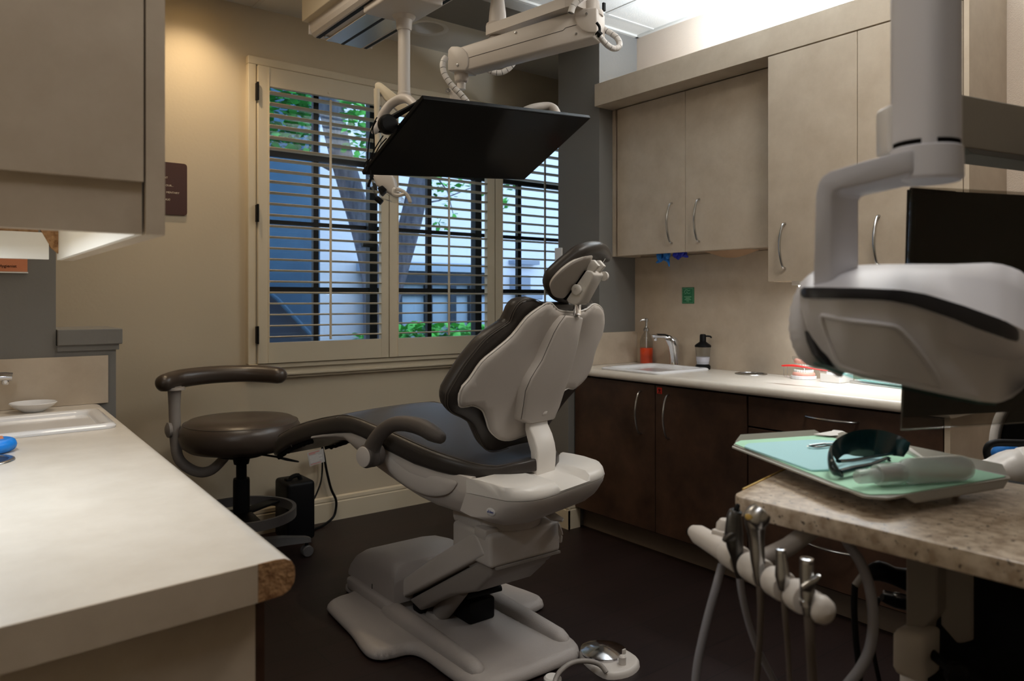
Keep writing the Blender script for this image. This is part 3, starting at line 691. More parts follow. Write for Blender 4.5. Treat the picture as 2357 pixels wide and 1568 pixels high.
# green notice
t = B().box(3.3345, 3.337, 2.674, 2.759, 1.258, 1.349, .004, 2).build('notice', 'green_sign', smooth=False); tag(t, 'small green notice plate on the backsplash above the sink', 'sign')
b = B(); X = 3.3335
for ya, yb, za, zb in ((2.680, 2.753, 1.264, 1.343),):
    for p, q in (((ya, za), (yb, za)), ((yb, za), (yb, zb)), ((yb, zb), (ya, zb)), ((ya, zb), (ya, za))): b.tube([(X, *p), (X, *q)], .0006, 6)
b.build('border', 'green_line', t)
b = B()
for k, w in enumerate((.052, .030, .046, .020)):
    n = int(w/.0042)
    for j in range(n):
        yy = 2.7165+w/2-w*j/n; b.box(X, X+.0009, yy-.0031, yy-.0004, 1.296-.0078*k-.002, 1.296-.0078*k+.002)
b.build('lettering', 'green_line', t, smooth=False)
b = B(); b.tube([(X, 2.742, 1.318), (X, 2.735, 1.333), (X, 2.722, 1.335), (X, 2.712, 1.330), (X, 2.702, 1.333)], .0012, 6, sm=3); b.tube([(X, 2.738, 1.312), (X, 2.725, 1.318), (X, 2.71, 1.314), (X, 2.70, 1.318)], .001, 6, sm=3); b.tube([(X, 2.728, 1.326), (X, 2.716, 1.322)], .0008, 6)
b.build('pictogram', 'green_line', t)
# ================================================================== LEFT HAND CASEWORK (very slightly out of square with the room)
ML = Matrix(((1, .0289, 0, -.0289*1.076), (.0776, 1, 0, -.0776*.42), (0, 0, 1, 0), (0, 0, 0, 1)))
def bl(b, *a, **k):
    b.bm.transform(ML); return b.build(*a, **k)
XL = .423
def nl(y, x0=-.19):
    return [(x0, y, .9), (XL-.03, y, .9), (XL-.016, y, .8985), (XL-.006, y, .893), (XL-.001, y, .884), (XL, y, .872), (XL-.002, y, .860), (XL-.009, y, .851), (XL-.02, y, .846), (XL-.05, y, .845), (x0, y, .845)]
SL = (.035, .352, 2.505, 2.835); Y0 = 1.079
b = B(); b.prism(nl(Y0), (0, SL[2]-Y0, 0)); b.prism(nl(SL[3]), (0, 3.115-SL[3], 0)); b.prism(nl(SL[2], SL[1]), (0, SL[3]-SL[2], 0)); b.box(-.19, SL[0], SL[2], SL[3], .845, .9)
wt = bl(b, 'worktop', 'counter', ang=50, label='pale laminate worktop in the left foreground with a chipped corner', cat='countertop')
b = B(); b.box(-.19, .366, Y0-.0025, Y0, .845, .8998); bl(b, 'edge_band', 'laminate', wt, smooth=False)
b = B(); b.prism(nl(Y0-.0022, .3665), (0, .0022, 0)); bl(b, 'exposed_core', 'particle', wt, smooth=False); tag(bpy.data.objects['exposed_core'], 'bare brown chipboard where the edge band is gone')
t = thing('base_cabinet', 'beige sided base cabinet under the left worktop with a dark front', 'cabinet', (.1, 2.1, 0))
b = B(); b.box(-.19, .372, 1.108, 1.128, 0, .844); bl(b, 'end_panel', 'laminate', t, smooth=False)
b = B(); b.box(-.19, .31, 1.13, 3.07, .002, .11); bl(b, 'plinth', 'brown', t, smooth=False)
b = B(); b.box(-.19, .372, 1.13, 1.15, .11, .84); b.box(-.19, .372, 3.05, 3.07, .11, .84); b.box(-.19, .372, 1.13, 3.07, .11, .13); bl(b, 'carcass', 'gap_black', t, smooth=False)
for y0, y1 in ((1.132, 1.6), (1.603, 2.07), (2.073, 2.54), (2.543, 3.07)):
    b = B(); b.box(.374, .394, y0, y1, .112, .84); d = bl(b, 'door', 'brown', t, smooth=False)
    b = B(); arc_handle(b, (.394, y1-.06, .6), (.394, y1-.06, .8), (1, 0, 0), .03); bl(b, 'handle', 'steel', d)
b = B(); b.box(-.2, .503, 3.09, 3.104, .901, 1.075); tag(b.build('backsplash', 'laminate', smooth=False), 'low beige backsplash against the grey partition behind the left sink', 'backsplash')
sink('white porcelain drop-in sink in the left worktop', .0, .386, 2.475, 2.868, .9005, ML)
faucet('chrome faucet spout reaching in over the left sink', (.045, 2.955, .901), (1, -.12, 0), .125, .155, 1.4)
c = Vector((.262, 3.005, .9008)); b = B(); b.lathe([(0, 0), (.032, 0), (.036, .003), (.060, .018), (.071, .029), (.0695, .031), (.056, .02), (.03, .008), (0, .0075)], c, n=40)
tag(b.build('dish', 'porcelain', ang=60), 'small white porcelain dish behind the left sink', 'dish')
# blue hand held device with orange keys
t = thing('handheld_device', 'bright blue rounded device with orange buttons on the left worktop', 'device', (.09, 2.26, .901))
q = [(.0, 2.20), (.135, 2.205), (.168, 2.25), (.15, 2.305), (.0, 2.315)]
b = B(); b.pillow(round_poly(q, .025, 5), lambda u, v, w: (u, v, .918+w), .016, .016, .014, .02); b.build('body', 'blue_device', t, ang=70)
for k in range(6):
    b = B(); b.box(.085+.018*(k % 3), .098+.018*(k % 3), 2.245+.022*(k//3), 2.259+.022*(k//3), .932, .937, .002); b.build('button', 'orange_sign', t)
waste_ring('round steel waste opening ring in the left worktop', (.075, 2.145, .9008), .075)
# name plate on the partition
ya = YP-.016
p = at_y(63, 626, ya); z0 = p.z
t = B().box(p.x-.30, p.x, ya-.006, ya+.0005, z0, z0+.075, .001).build('name_plate', 'orange_sign', smooth=False); tag(t, 'orange job title plate on the grey partition under the wall cabinet', 'sign')
b = B(); b.box(p.x-.302, p.x+.002, ya-.007, ya-.0005, z0-.005, z0-.0005); b.build('lower_edge', 'white', t, smooth=False)
q = at_y(38, 616, ya); text('lettering', 'Hygienist', .0142, frame((q.x, ya-.0065, q.z), (1, 0, 0), (0, 0, 1)), 'black', t, 'RIGHT')
# wall cabinet
t = thing('wall_cabinet', 'large grey beige wall cabinet at the upper left edge, lit from beneath', 'cabinet', (.03, 1.7, 1.38))
B().box(-.19, .248, 1.232, 1.25, 1.458, 2.4).build('end_panel', 'laminate', t, smooth=False)
B().box(-.19, .248, 1.244, 1.262, 1.38, 1.462).build('end_valance', 'laminate', t, smooth=False)
B().box(-.19, .244, 1.25, 2.2, 1.462, 1.478).build('bottom_panel', 'white_board', t, smooth=False)
b = B(); b.box(-.19, .244, 2.18, 2.2, 1.478, 2.4); b.box(-.19, -.175, 1.25, 2.2, 1.478, 2.4); b.box(-.19, .244, 1.25, 2.2, 2.38, 2.4); b.build('carcass', 'laminate', t, smooth=False)
B().box(-.19, .222, 2.17, 2.188, 1.38, 1.446).build('far_valance', 'white_board', t, smooth=False)
B().box(-.19, .2, 2.172, 2.186, 1.446, 1.461).build('batten', 'particle', t, smooth=False)
b = B(); b.prism([(.2, 2.168, 1.46), (.248, 2.168, 1.46), (.248, 2.168, 1.39), (.226, 2.168, 1.41)], (0, .016, 0)); b.build('rough_block', 'particle', t, smooth=False)
B().box(.242, .255, 1.262, 2.2, 1.38, 1.462).build('front_valance', 'white_board', t, smooth=False)
B().box(.252, .279, 1.236, 1.715, 1.379, 2.4).build('door', 'laminate', t, smooth=False)
B().box(.252, .279, 1.718, 2.2, 1.379, 2.4).build('door', 'laminate', t, smooth=False)
strip_light('under_cabinet_light', 'fluorescent strip under the left wall cabinet', .00, .06, 1.35, 2.05, 1.42, 1.462, 'tube_under')
# ================================================================== FAR WALL ITEMS
t = thing('wall_sign', 'dark brown rounded sign with cream lettering between the cabinet and the window', 'sign', (.925, 4.075, 1.71))
b = B(); b.prism(round_poly([(.82, 4.071, 1.712), (1.025, 4.071, 1.712), (1.025, 4.071, 1.978), (.82, 4.071, 1.978)], .018, 6), (0, .008, 0), .001); b.build('plate', 'brown_sign', t, smooth=False)
for s, px, py, sz in (('NT', 386.5, 411, .0135), ('OUR...', 399.5, 430, .0135), ('MENTARY', 413, 447, .0138), ('AX!', 392, 462, .0148)):
    q = at_y(px, py, 4.07); text('lettering', s, sz, frame((q.x, 4.0705, q.z), (1, 0, 0), (0, 0, 1)), 'cream_text', t, 'RIGHT')
# recessed cans
for (cx, cy), lab, lit in ((CANS[0], 'unlit recessed can light in the bay ceiling beside the lamp post', 0), (CANS[1], 'warm recessed downlight in the bay ceiling above the brown sign', 1)):
    t = thing('recessed_light', lab, 'light', (cx, cy, ZC))
    b = B(); b.lathe([(.094, .004), (.094, .0), (.118, -.004), (.123, -.002), (.124, .0), (.094, .004)], (cx, cy, ZC-.0005), n=48); b.build('trim_ring', 'white', t)
    b = B(); b.lathe([(.095, 0), (.088, .06), (.075, .11), (.045, .135), (0, .14), (0, .145), (.05, .14), (.082, .11), (.0965, .06), (.0975, 0)], (cx, cy, ZC), n=48); b.build('reflector', 'white', t)
    b = B(); b.lathe([(0, .045), (.03, .05), (.042, .08), (.03, .12), (0, .13)], (cx, cy, ZC), n=24); b.build('bulb', 'down_lit' if lit else 'white', t)
# ================================================================== STOOL
SC = Vector((1.150, 3.60, 0)); dl = ray(553, 900); dp = Vector((dl.x, dl.y, 0)).normalized(); lt = Vector((dp.y, -dp.x, 0))
def SP(l, d, z): return SC+lt*l+dp*d+Vector((0, 0, z))
t = thing('operator_stool', 'dark brown round stool with a curved arm pad, by the window wall', 'stool', SC)
b = B(); b.lathe([(0, .572), (.15, .572), (.235, .578), (.265, .60), (.277, .635), (.274, .672), (.258, .70), (.232, .716), (.15, .722), (.07, .716), (0, .714)], SC, n=56); st = b.build('seat', 'leather_brown', t, ang=70)
b = B(); b.tube([SC+Vector((.258*math.cos(a), .258*math.sin(a), .701)) for a in [2*PI*k/56 for k in range(56)]], .0012, 6, closed=True); b.build('seam', 'stitch', st)
b = B(); b.lathe([(0, .57), (.12, .57), (.13, .56), (.1, .54), (.04, .53), (.034, .5), (0, .5)], SC, n=32); b.build('seat_plate', 'black', t)
b = B(); b.lathe([(0, .5), (.024, .5), (.024, .43), (0, .43)], SC, n=24); b.lathe([(0, .435), (.036, .432), (.038, .42), (.038, .12), (0, .12)], SC, n=28); b.build('gas_column', 'black', t)
b = B()
prof = [(-.0085, -.022), (.0085, -.022), (.0085, .022), (-.0085, .022)]
b.loft([[SC+Vector(((.243+p[0])*math.cos(a), (.243+p[0])*math.sin(a), .262+p[1])) for p in prof] for a in [2*PI*k/48 for k in range(49)]], caps=False); b.build('foot_ring', 'stool_grey', t)
b = B()
for k in range(3):
    a = .5+k*2*PI/3; c, s = math.cos(a), math.sin(a)
    b.prism([SC+Vector((.03*c-w*s, .03*s+w*c, .262)) for w in (-.04, .04)]+[SC+Vector((.236*c-w*s, .236*s+w*c, .262)) for w in (.028, -.028)], (0, 0, .012), .003)
b.build('ring_spokes', 'black', t)
b = B(); b.lathe([(0, .16), (.045, .16), (.05, .1), (.045, .075), (0, .075)], SC, n=24); b.build('hub', 'stool_grey', t)
wd = Vector((1.487, 3.585, 0))-SC; a0 = math.atan2(wd.y, wd.x)
for k in range(5):
    a = a0+k*2*PI/5; c, s = math.cos(a), math.sin(a)
    def LP(r, w, z): return SC+Vector((r*c-w*s, r*s+w*c, z))
    b = B(); b.loft([[LP(.03, -.032, .085), LP(.03, .032, .085), LP(.03, .026, .135), LP(.03, -.026, .135)], [LP(.2, -.027, .080), LP(.2, .027, .080), LP(.2, .022, .118), LP(.2, -.022, .118)], [LP(.315, -.022, .072), LP(.315, .022, .072), LP(.315, .018, .098), LP(.315, -.018, .098)], [LP(.335, -.018, .07), LP(.335, .018, .07), LP(.335, .015, .09), LP(.335, -.015, .09)]])
    leg = b.build('leg', 'stool_grey', t, ang=50)
    b = B(); ax = Vector((-s, c, 0))
    for w in (-.024, .006): b.lathe([(0, 0), (.024, 0), (.028, .004), (.028, .014), (.024, .018), (0, .018)], LP(.318, w, .028), ax, 20)
    b.build('caster', 'stool_grey', leg)
    b = B(); b.tube([LP(.318, 0, .072), LP(.318, 0, .028)], .009, 8); b.build('caster_stem', 'black', leg)
pts = [SP(-.335, .02, .895), SP(-.27, .10, .905), SP(-.14, .165, .912), SP(.0, .185, .912), (SP(.10, .165, .908)), SP(.175, .125, .902)]
b = B(); b.tube(pts, [.041, .044, .043, .042, .043, .041], 18, sm=5, flat=(1.0, (0, 0, 1)), rend=True); b.build('arm_pad', 'leather_brown', t, ang=70)
b = B(); b.tube([SP(-.295, .055, .875), SP(-.295, .055, .78), SP(-.292, .05, .70)], [.031, .026, .026], 16, sm=2); b.lathe([(0, 0), (.05, 0), (.045, .012), (0, .014)], SP(-.295, .055, .858), (0, 0, 1), 20)
b.tube([SP(-.292, .05, .72), SP(-.290, .04, .62), SP(-.27, .03, .53), (SP(-.20, .02, .475)), SP(-.13, .01, .48), SP(-.06, .0, .55), SP(-.03, 0, .565)], [.025, .024, .024, .024, .024, .022, .02], 14, sm=5); b.build('arm_post', 'plastic_grey', t)
b = B(); b.lathe([(.012, 0), (.034, .004), (.036, .018), (.02, .026), (0, .027)], SP(-.305, .03, .675), -dp*.4-lt, 10); b.build('knob', 'plastic_grey', t)
b = B(); b.tube([SP(.07, -.05, .552), SP(.16, -.07, .535)], .005, 8); b.tube([SP(.15, -.07, .537), SP(.20, -.08, .523), SP(.25, -.085, .51)], [.008, .014, .009], 10, sm=3, flat=(.45, (0, 0, 1)), rend=True); b.build('lever', 'black', t)
# black unit on the floor, its cords and the paper tag
t = thing('power_unit', 'black upright box on the floor by the baseboard behind the stool', 'box', (1.53, 3.9, 0))
b = B(); b.box(1.452, 1.605, 3.80, 3.995, .006, .318, .02, 3); b.build('case', 'black', t)
b = B(); b.tube([(1.49, 3.87, .315), (1.50, 3.87, .335), (1.535, 3.87, .34), (1.55, 3.87, .315)], .012, 8, sm=3); b.box(1.47, 1.485, 3.86, 3.9, .312, .328, .003); b.build('grip', 'black_soft', t)
t = thing('hanging_cable', 'black cord hanging on the wall below the window with a printed paper tag', 'cord', at_y(745, 1010, 4.05))
def W4(x, y, Y=4.03): return at_y(x, y, Y)
b = B(); b.tube([W4(740, 985, 4.05), W4(742, 1030, 4.04), W4(746, 1050), W4(752, 1085), W4(762, 1125), W4(773, 1150), W4(773, 1172), W4(766, 1192, 4.02), (1.72, 3.98, .008), (1.64, 3.95, .007)], .0075, 8, sm=5)
b.build('cable', 'black', t)
b = B(); b.tube([W4(741, 1040, 4.035), W4(742, 1068), W4(741, 1092), W4(737, 1115, 4.0), W4(728, 1138, 3.95), W4(722, 1150, 3.93)], .005, 8, sm=5); b.build('lead', 'black', t)
c = [W4(x, y, 3.985) for x, y in ((707, 1043), (744, 1033), (748, 1063), (713, 1074))]
b = B(); b.prism(c, (0, .0015, 0)); tg = b.build('tag', 'tag_grey', t, smooth=False)
def TG(u, v, o): return c[0]*(1-u)*(1-v)+c[1]*u*(1-v)+c[2]*u*v+c[3]*(1-u)*v+Vector((0, -o, 0))
b = B()
for v0, v1, u1 in ((.05, .12, .85), (.15, .20, .5), (.88, .93, .9)):
    n = 12
    for k in range(int(n*u1)): b.prism([TG(.08+k*.068, v0, .0006), TG(.08+k*.068+.05, v0, .0006), TG(.08+k*.068+.05, v1, .0006), TG(.08+k*.068, v1, .0006)], (0, .0004, 0))
b.build('red_print', 'tag_red', tg, smooth=False)
b = B()
for r in range(7):
    v0 = .30+.075*r
    for k in range(11 if r % 3 else 8): b.prism([TG(.09+k*.072, v0, .0006), TG(.09+k*.072+.055, v0, .0006), TG(.09+k*.072+.055, v0+.03, .0006), TG(.09+k*.072, v0+.03, .0006)], (0, .0004, 0))
b.build('small_print', 'white', tg, smooth=False)
# tub of wipes on the partition cap behind the headrest, and the switch plate on the pier
q = at_y(1291, 702, 3.2); t = thing('wipes_tub', 'clear and pale blue tub standing on the partition cap behind the headrest', 'tub', (2.93, 3.25, 1.1735))
b = B(); b.lathe([(0, 0), (.05, 0), (.052, .004), (.052, .085), (0, .085)], (2.93, 3.25, 1.1735), n=32); b.build('tub', 'clear_teal', t)
b = B(); b.lathe([(0, .085), (.054, .085), (.054, .104), (.048, .108), (0, .108)], (2.93, 3.25, 1.1735), n=32); b.build('lid', 'blue_dark', t)
b = B(); b.lathe([(0, .003), (.049, .003), (.049, .06), (0, .06)], (2.93, 3.25, 1.1735), n=32); b.build('wipes', 'white', t)
q = at_x(1287, 597, 3.04); b = B(); b.box(3.028, 3.04, q.y-.035, q.y+.03, q.z-.05, q.z+.07, .004); tag(b.build('switch_plate', 'white', smooth=False), 'pale switch plate on the grey pier above the chair headrest', 'switch')
# ================================================================== THE DENTAL CHAIR
PH = math.radians(14); PV = Vector((1.63, 2.10, 0))
U_ = Vector((-math.sin(PH), math.cos(PH), 0)); V_ = Vector((math.cos(PH), math.sin(PH), 0))   # toe direction, far side direction
def CH(a, s, z): return PV+V_*a+U_*s+Vector((0, 0, z))
def ca(px, py, a):
    d = ray(px, py); t = (PV.dot(V_)+a-E_.dot(V_))/d.dot(V_); p = E_+d*t
    return (p-PV).dot(U_), p.z
def hit(px, py, off, c):
    d = ray(px, py); o = E_-PV; Oa, Os, Oz = o.dot(V_), o.dot(U_), EYE; Da, Ds, Dz = d.dot(V_), d.dot(U_), d.z; a = 0
    for _ in range(25):
        k = -.115+off+c*a*a; t = (k+.41*.859-Os-.41*Oz)/(Ds+.41*Dz); a = .5*a+.5*(Oa+Da*t)
    return Vector((Oa+Da*t, Oz+Dz*t))
chair = thing('dental_chair', 'beige and dark leather dental chair in the middle of the room', 'dental chair', (1.615, 2.45, 0))
XB0 = 1.615
# ---- floor plate with wings
half = [(-.0, 1.945), (-.15, 1.947), (-.195, 1.962), (-.232, 2.005), (-.247, 2.07), (-.250, 2.15), (-.250, 2.28), (-.272, 2.342), (-.33, 2.355), (-.372, 2.368), (-.398, 2.41), (-.396, 2.48), (-.372, 2.62), (-.352, 2.86), (-.335, 2.905), (-.29, 2.93), (-.225, 2.94), (-.2, 2.98), (-.195, 3.04), (-.16, 3.07), (-.0, 3.075)]
out = smooth_line([Vector((XB0+x, y)) for x, y in half]+[Vector((XB0-x, y)) for x, y in half[-2:0:-1]], 4, True)
b = B(); b.pillow(out, lambda u, v, w: (u, v, .012+w), lambda u, v: .034, .012, .034, .05)
for s in (-1, 1):   # raised ribs
    x = XB0+s*.19; rings = []
    for y, w, h in ((2.02, .006, .046), (2.035, .018, .066), (2.06, .021, .078), (2.25, .023, .086), (2.45, .025, .092), (2.60, .026, .092), (2.66, .020, .07)):
        rings.append([Vector((x+w*1.5*math.cos(k*PI/10), y, .040+(h-.040)*math.sin(k*PI/10)**.8)) for k in range(11)]+[Vector((x-w*1.5, y, .03)), Vector((x+w*1.5, y, .03))])
    b.loft(rings)
for s in (-1, 1): b.box(XB0+s*.19-.02, XB0+s*.19+.02, 2.6, 3.0, .03, .085, .012)
b.box(XB0-.187, XB0+.187, 2.64, 3.02, .03, .086, .02)
b.build('base_plate', 'plastic_base', chair, ang=60)
# ---- motor cover
def rrect(x0, x1, z0, z1, r, y, n=5):
    return [Vector((p.x, y, p.y)) for p in round_poly([Vector((x0, z0)), Vector((x1, z0)), Vector((x1, z1)), Vector((x0, z1))], [.004, .004, r, r], n)]
b = B(); b.loft([rrect(XB0-.186, XB0+.186, .078, z, r, y) for y, z, r in ((2.615, .218, .05), (2.62, .232, .055), (2.66, .245, .06), (2.75, .246, .06), (2.85, .232, .06), (2.93, .208, .06), (2.98, .178, .055), (3.015, .135, .03), (3.028, .105, .014))])
mc = b.build('motor_cover', 'plastic_base', chair, ang=50)
b = B(); b.box(XB0-.1875, XB0-.185, 2.80, 2.804, .082, .105); b.build('slot', 'black', mc)
# ---- lift arm
b = B(); q = [(2.688, .127), (2.40, .315), (2.16, .46), (2.125, .473), (2.105, .465), (2.062, .414), (2.677, .062)]
b.prism([(1.47, y, z) for y, z in q], (.285, 0, 0), .012, 3); b.build('lift_arm_cover', 'plastic', chair, ang=50)
b = B(); q = [(2.61, .085), (2.078, .40), (2.046, .372), (2.056, .335), (2.14, .262), (2.30, .20), (2.43, .128), (2.52, .07)]
b.prism([(1.488, y, z) for y, z in q], (.255, 0, 0), .012, 3); b.build('lift_arm', 'plastic_grey', chair, ang=50)
b = B(); b.tube([(1.575, 2.36, .19), (1.565, 2.45, .09), (1.562, 2.48, .06)], [.034, .036, .036], 20); b.lathe([(.0, 0), (.052, 0), (.048, .012), (.042, .02), (0, .022)], (1.56, 2.50, .044), (0, 0, 1), 24); b.build('lift_actuator', 'plastic_grey', chair)
b = B(); b.box(1.60, 1.72, 2.34, 2.54, .045, .13, .01); b.box(1.50, 1.56, 2.54, 2.60, .045, .11, .01); b.tube([(1.60, 2.36, .15), (1.74, 2.33, .16)], .012, 10); b.build('linkage', 'black', chair)
b = B(); b.box(1.475, 1.79, 2.035, 2.27, .372, .484, .014, 3); b.build('swivel_box', 'plastic', chair, ang=50)
b = B(); b.prism([(1.50, 2.031, .366), (1.785, 2.031, .366), (1.785, 2.031, .374), (1.50, 2.031, .374)], (0, .2, 0)); b.prism([(1.49, 2.07, .335), (1.76, 2.07, .335), (1.775, 2.045, .368), (1.49, 2.045, .368)], (0, .16, 0), .006); b.build('swivel_tray', 'plastic_grey', chair)
b = B(); b.lathe([(0, .484), (.125, .484), (.13, .50), (.12, .56), (0, .56)], (1.63, 2.15, 0), n=36); b.box(1.474, 1.53, 2.06, 2.13, .46, .498, .006); b.box(1.49, 1.785, 2.12, 2.30, .47, .56, .02); b.build('swivel', 'plastic', chair, ang=50)
b = B(); p = [at_z(x, y, .505) for x, y in ((1243, 1181), (1262, 1175), (1270, 1180), (1298, 1198), (1294, 1203), (1268, 1199))]; b.prism(p, (0, 0, .008), .002); b.build('release_lever', 'plastic_light', chair)
b = B(); p = [at_t(x, y, 2.66) for x, y in ((1285, 1205), (1290, 1212), (1297, 1232), (1286, 1236))]; b.prism(p, D_*.03, .003); b.tube([at_t(1291, 1236, 2.67), at_t(1290, 1246, 2.67)], .006, 8, rend=True); b.build('hose_stub', 'plastic', chair)
# ---- seat cushion
def interp(T, x):
    if x <= T[0][0]: return T[0][1]
    for (a, p), (c, q) in zip(T, T[1:]):
        if x <= c: return p+(q-p)*(x-a)/(c-a)
    return T[-1][1]
HW = [(-.135, .05), (-.13, .075), (-.115, .11), (-.09, .14), (-.05, .172), (.0, .205), (.05, .23), (.1, .247), (.16, .258), (.22, .262), (.6, .255), (.9, .23), (1.15, .2), (1.22, .165), (1.28, .09)]
TOPZ = [(-.135, .73), (-.13, .736), (-.09, .732), (-.05, .722), (.0, .726), (.08, .745), (.213, .771), (.43, .812), (.56, .833), (.635, .838), (.70, .829), (.80, .808), (.911, .781), (1.022, .748), (1.14, .700), (1.21, .662), (1.25, .638), (1.28, .618)]
BOTZ = [(-.135, .70), (-.05, .684), (.0, .676), (.08, .684), (.15, .69), (.263, .702), (.393, .73), (.52, .762), (.6, .772), (.68, .762), (.784, .740), (.957, .69), (1.06, .655), (1.14, .618), (1.21, .592), (1.25, .59), (1.28, .60)]
def seat_ring(s, hw, zb, zt, crown, n=9):
    h = zt-zb; r = min(h*.5, .04); pts = []
    base = round_poly([Vector((-hw, zb)), Vector((hw, zb)), Vector((hw, zt)), Vector((-hw, zt))], [r*.7, r*.7, r*.75, r*.75], 5)
    out = []
    for i, p in enumerate(base):
        out.append(p)
        q = base[(i+1) % len(base)]
        if abs(q.x-p.x) > hw*.8:
            for k in range(1, 12): out.append(p.lerp(q, k/12))
    res = []
    for p in out:
        z = p.y
        if p.y > (zb+zt)/2: z += crown*(1-min(1, abs(p.x/hw))**2)
        res.append(CH(p.x, s, z))
    return res
ss = [-.135, -.13, -.115, -.09, -.07, -.05, -.025, .0, .025, .05, .1, .15, .25, .35, .45, .54, .6, .65, .7, .78, .88, .98, 1.06, 1.13, 1.18, 1.22, 1.25, 1.27, 1.279]
b = B(); b.loft([seat_ring(s, interp(HW, s), interp(BOTZ, s), interp(TOPZ, s), .006) for s in ss])
seat = b.build('seat_cushion', 'leather', chair, ang=70)
b = B()   # stitched seams along both edges, across knees and toe
for sg in (-1, 1):
    b.tube([CH(sg*(interp(HW, s)-.016), s, interp(TOPZ, s)+.0005) for s in [(-.128+.02*k) for k in range(67)]], .0016, 6)
b.tube([CH(-.252+.504*k/16, .68, interp(TOPZ, .68)+.006*(1-(2*k/16-1)**2)-(.008 if k in (0, 16) else 0)) for k in range(17)], .0015, 6)
b.tube([CH(-.204, 1.03, .662), CH(-.211, 1.04, .70), CH(-.205, 1.045, .728), CH(-.17, 1.05, .742), CH(0, 1.055, .746), CH(.17, 1.05, .742)], .0022, 6, sm=3)
b.build('seam', 'stitch', seat)
b = B()   # elastic hem of the toe cover
for sg in (-1, 1):
    pts = [CH(sg*(interp(HW, s)-.03-.004*math.sin(s*190)), s, interp(BOTZ, s)-.004-.005*abs(math.sin(s*170))) for s in [.90+.01*k for k in range(34)]]
    b.tube(pts, .009, 6)
b.build('cover_hem', 'black_soft', seat)
# ---- plastic body under the seat
BODY = [(.0, .532), (.053, .534), (.244, .554), (.384, .596), (.511, .640), (.602, .681), (.647, .708), (.668, .728), (.866, .712)]
def body_ring(s, zb, zt, hw):
    h = zt-zb
    return [CH(p.x, s, p.y) for p in round_poly([Vector((-hw*.80, zb)), Vector((hw*.80, zb)), Vector((hw, zb+h*.55)), Vector((hw*.985, zt)), Vector((-hw*.985, zt)), Vector((-hw, zb+h*.55))], [h*.3, h*.3, h*.4, .004, .004, h*.4], 5)]
b = B(); b.loft([body_ring(s, interp(BODY, s), interp(BOTZ, s)+.012, max(.235, interp(HW, s)-.014)) for s in (.004, .02, .06, .12, .2, .28, .36, .44, .51, .57, .61, .64, .66, .70, .78, .86)])
body = b.build('seat_shell', 'plastic', chair, ang=50)
def onside(px, py, a): s, z = ca(px, py, a); return Vector((s, z))
for sg in (-1, 1):
    o = [onside(x, y, -.243) for x, y in ((880, 1040), (900, 1049), (944, 1077), (1000, 1096), (1046, 1108), (1045, 1122), (1030, 1137), (1005, 1143), (975, 1140), (935, 1122), (900, 1093), (884, 1068))]
    b = B(); b.pillow(smooth_line(o, 3, True), lambda u, v, w, sg=sg: CH(sg*(.2385+w), u, v), .009, .01, .05, .02); b.build('side_bulge', 'plastic', body, ang=70)
# ---- rear carriage and its pale cap
def car_ring(a, prof):
    k = abs(a)/.268; ins = .10*(1-math.sqrt(max(0, 1-(max(0, k-.55)/.45)**2))) if k > .55 else 0
    up = .03*max(0, k-.75)/.25
    out = []
    for s, z in prof:
        f = max(0, min(1, (-s+.03)/.28)); out.append(CH(a, s+ins*f, z+(up if z < .60 else 0)))
    return out
AS = [-.268, -.266, -.258, -.24, -.21, -.17, -.12, -.06, 0, .06, .12, .17, .21, .24, .258, .266, .268]
P1 = [(.012, .556), (-.06, .546), (-.13, .546), (-.185, .560), (-.225, .592), (-.25, .632), (-.255, .648), (-.04, .648), (-.028, .648)]
b = B(); b.loft([car_ring(a, P1) for a in AS]); rc = b.build('rear_carriage', 'plastic', chair, ang=50)
def P2(a):
    d = 1 if abs(a) < .075 else (0 if abs(a) > .095 else (.095-abs(a))/.02)
    return [(-.03, .650), (-.255, .650), (-.258, .658), (-.252-.004*d, .676-.018*d), (-.235+.02*d, .690-.022*d), (-.18+.03*d, .696-.018*d), (-.12, .698-.006*d), (-.05, .698), (-.03, .692)]
A2 = sorted(set([round(a, 4) for a in AS]+[-.095, -.085, -.075, .075, .085, .095, -.262, .262]))
b = B(); b.loft([car_ring(a, P2(a)) for a in A2]); b.build('carriage_cap', 'plastic_light', chair, ang=40)
s_, z_ = ca(1129, 1179, -.27)
bd = B(); bd.lathe([(0, 0), (.0185, 0), (.0185, .0015), (.0165, .0025), (0, .003)], CH(-.2675, s_, z_), -V_, 36, 1, .68)
bdo = bd.build('badge', 'plastic_white', rc)
Mb = frame(CH(-.2712, s_+.0, z_-.005), -U_, (0, 0, 1))
text('logo', 'a', .0118, frame(CH(-.2712, s_+.0132, z_-.003), -U_, (0, 0, 1)), 'badge_blue', bdo)
text('logo', 'dec', .0118, frame(CH(-.2712, s_+.0035, z_-.003), -U_, (0, 0, 1)), 'badge_blue', bdo)
b = B(); b.prism([CH(-.2712, s_+.0062, z_-.003), CH(-.2712, s_+.0046, z_-.003), CH(-.2712, s_+.0050, z_+.0065), CH(-.2712, s_+.0066, z_+.0065)], -V_*.0004); b.build('logo_stroke', 'badge_blue', bdo)
# ---- curved post carrying the back
A0 = -.052
pr = [(1207, 960), (1207, 990), (1214, 1018), (1220, 1040), (1222, 1070), (1218, 1090), (1206, 1122), (1232, 1122), (1236, 1095), (1238, 1075), (1239, 1050), (1236, 1030), (1230, 1008), (1220, 985), (1217, 960)]
b = B(); b.prism([CH(A0, *ca(x, y, A0)) for x, y in pr], V_*.108, .006, 3, ang=25); b.build('back_post', 'plastic_light', chair, ang=60)
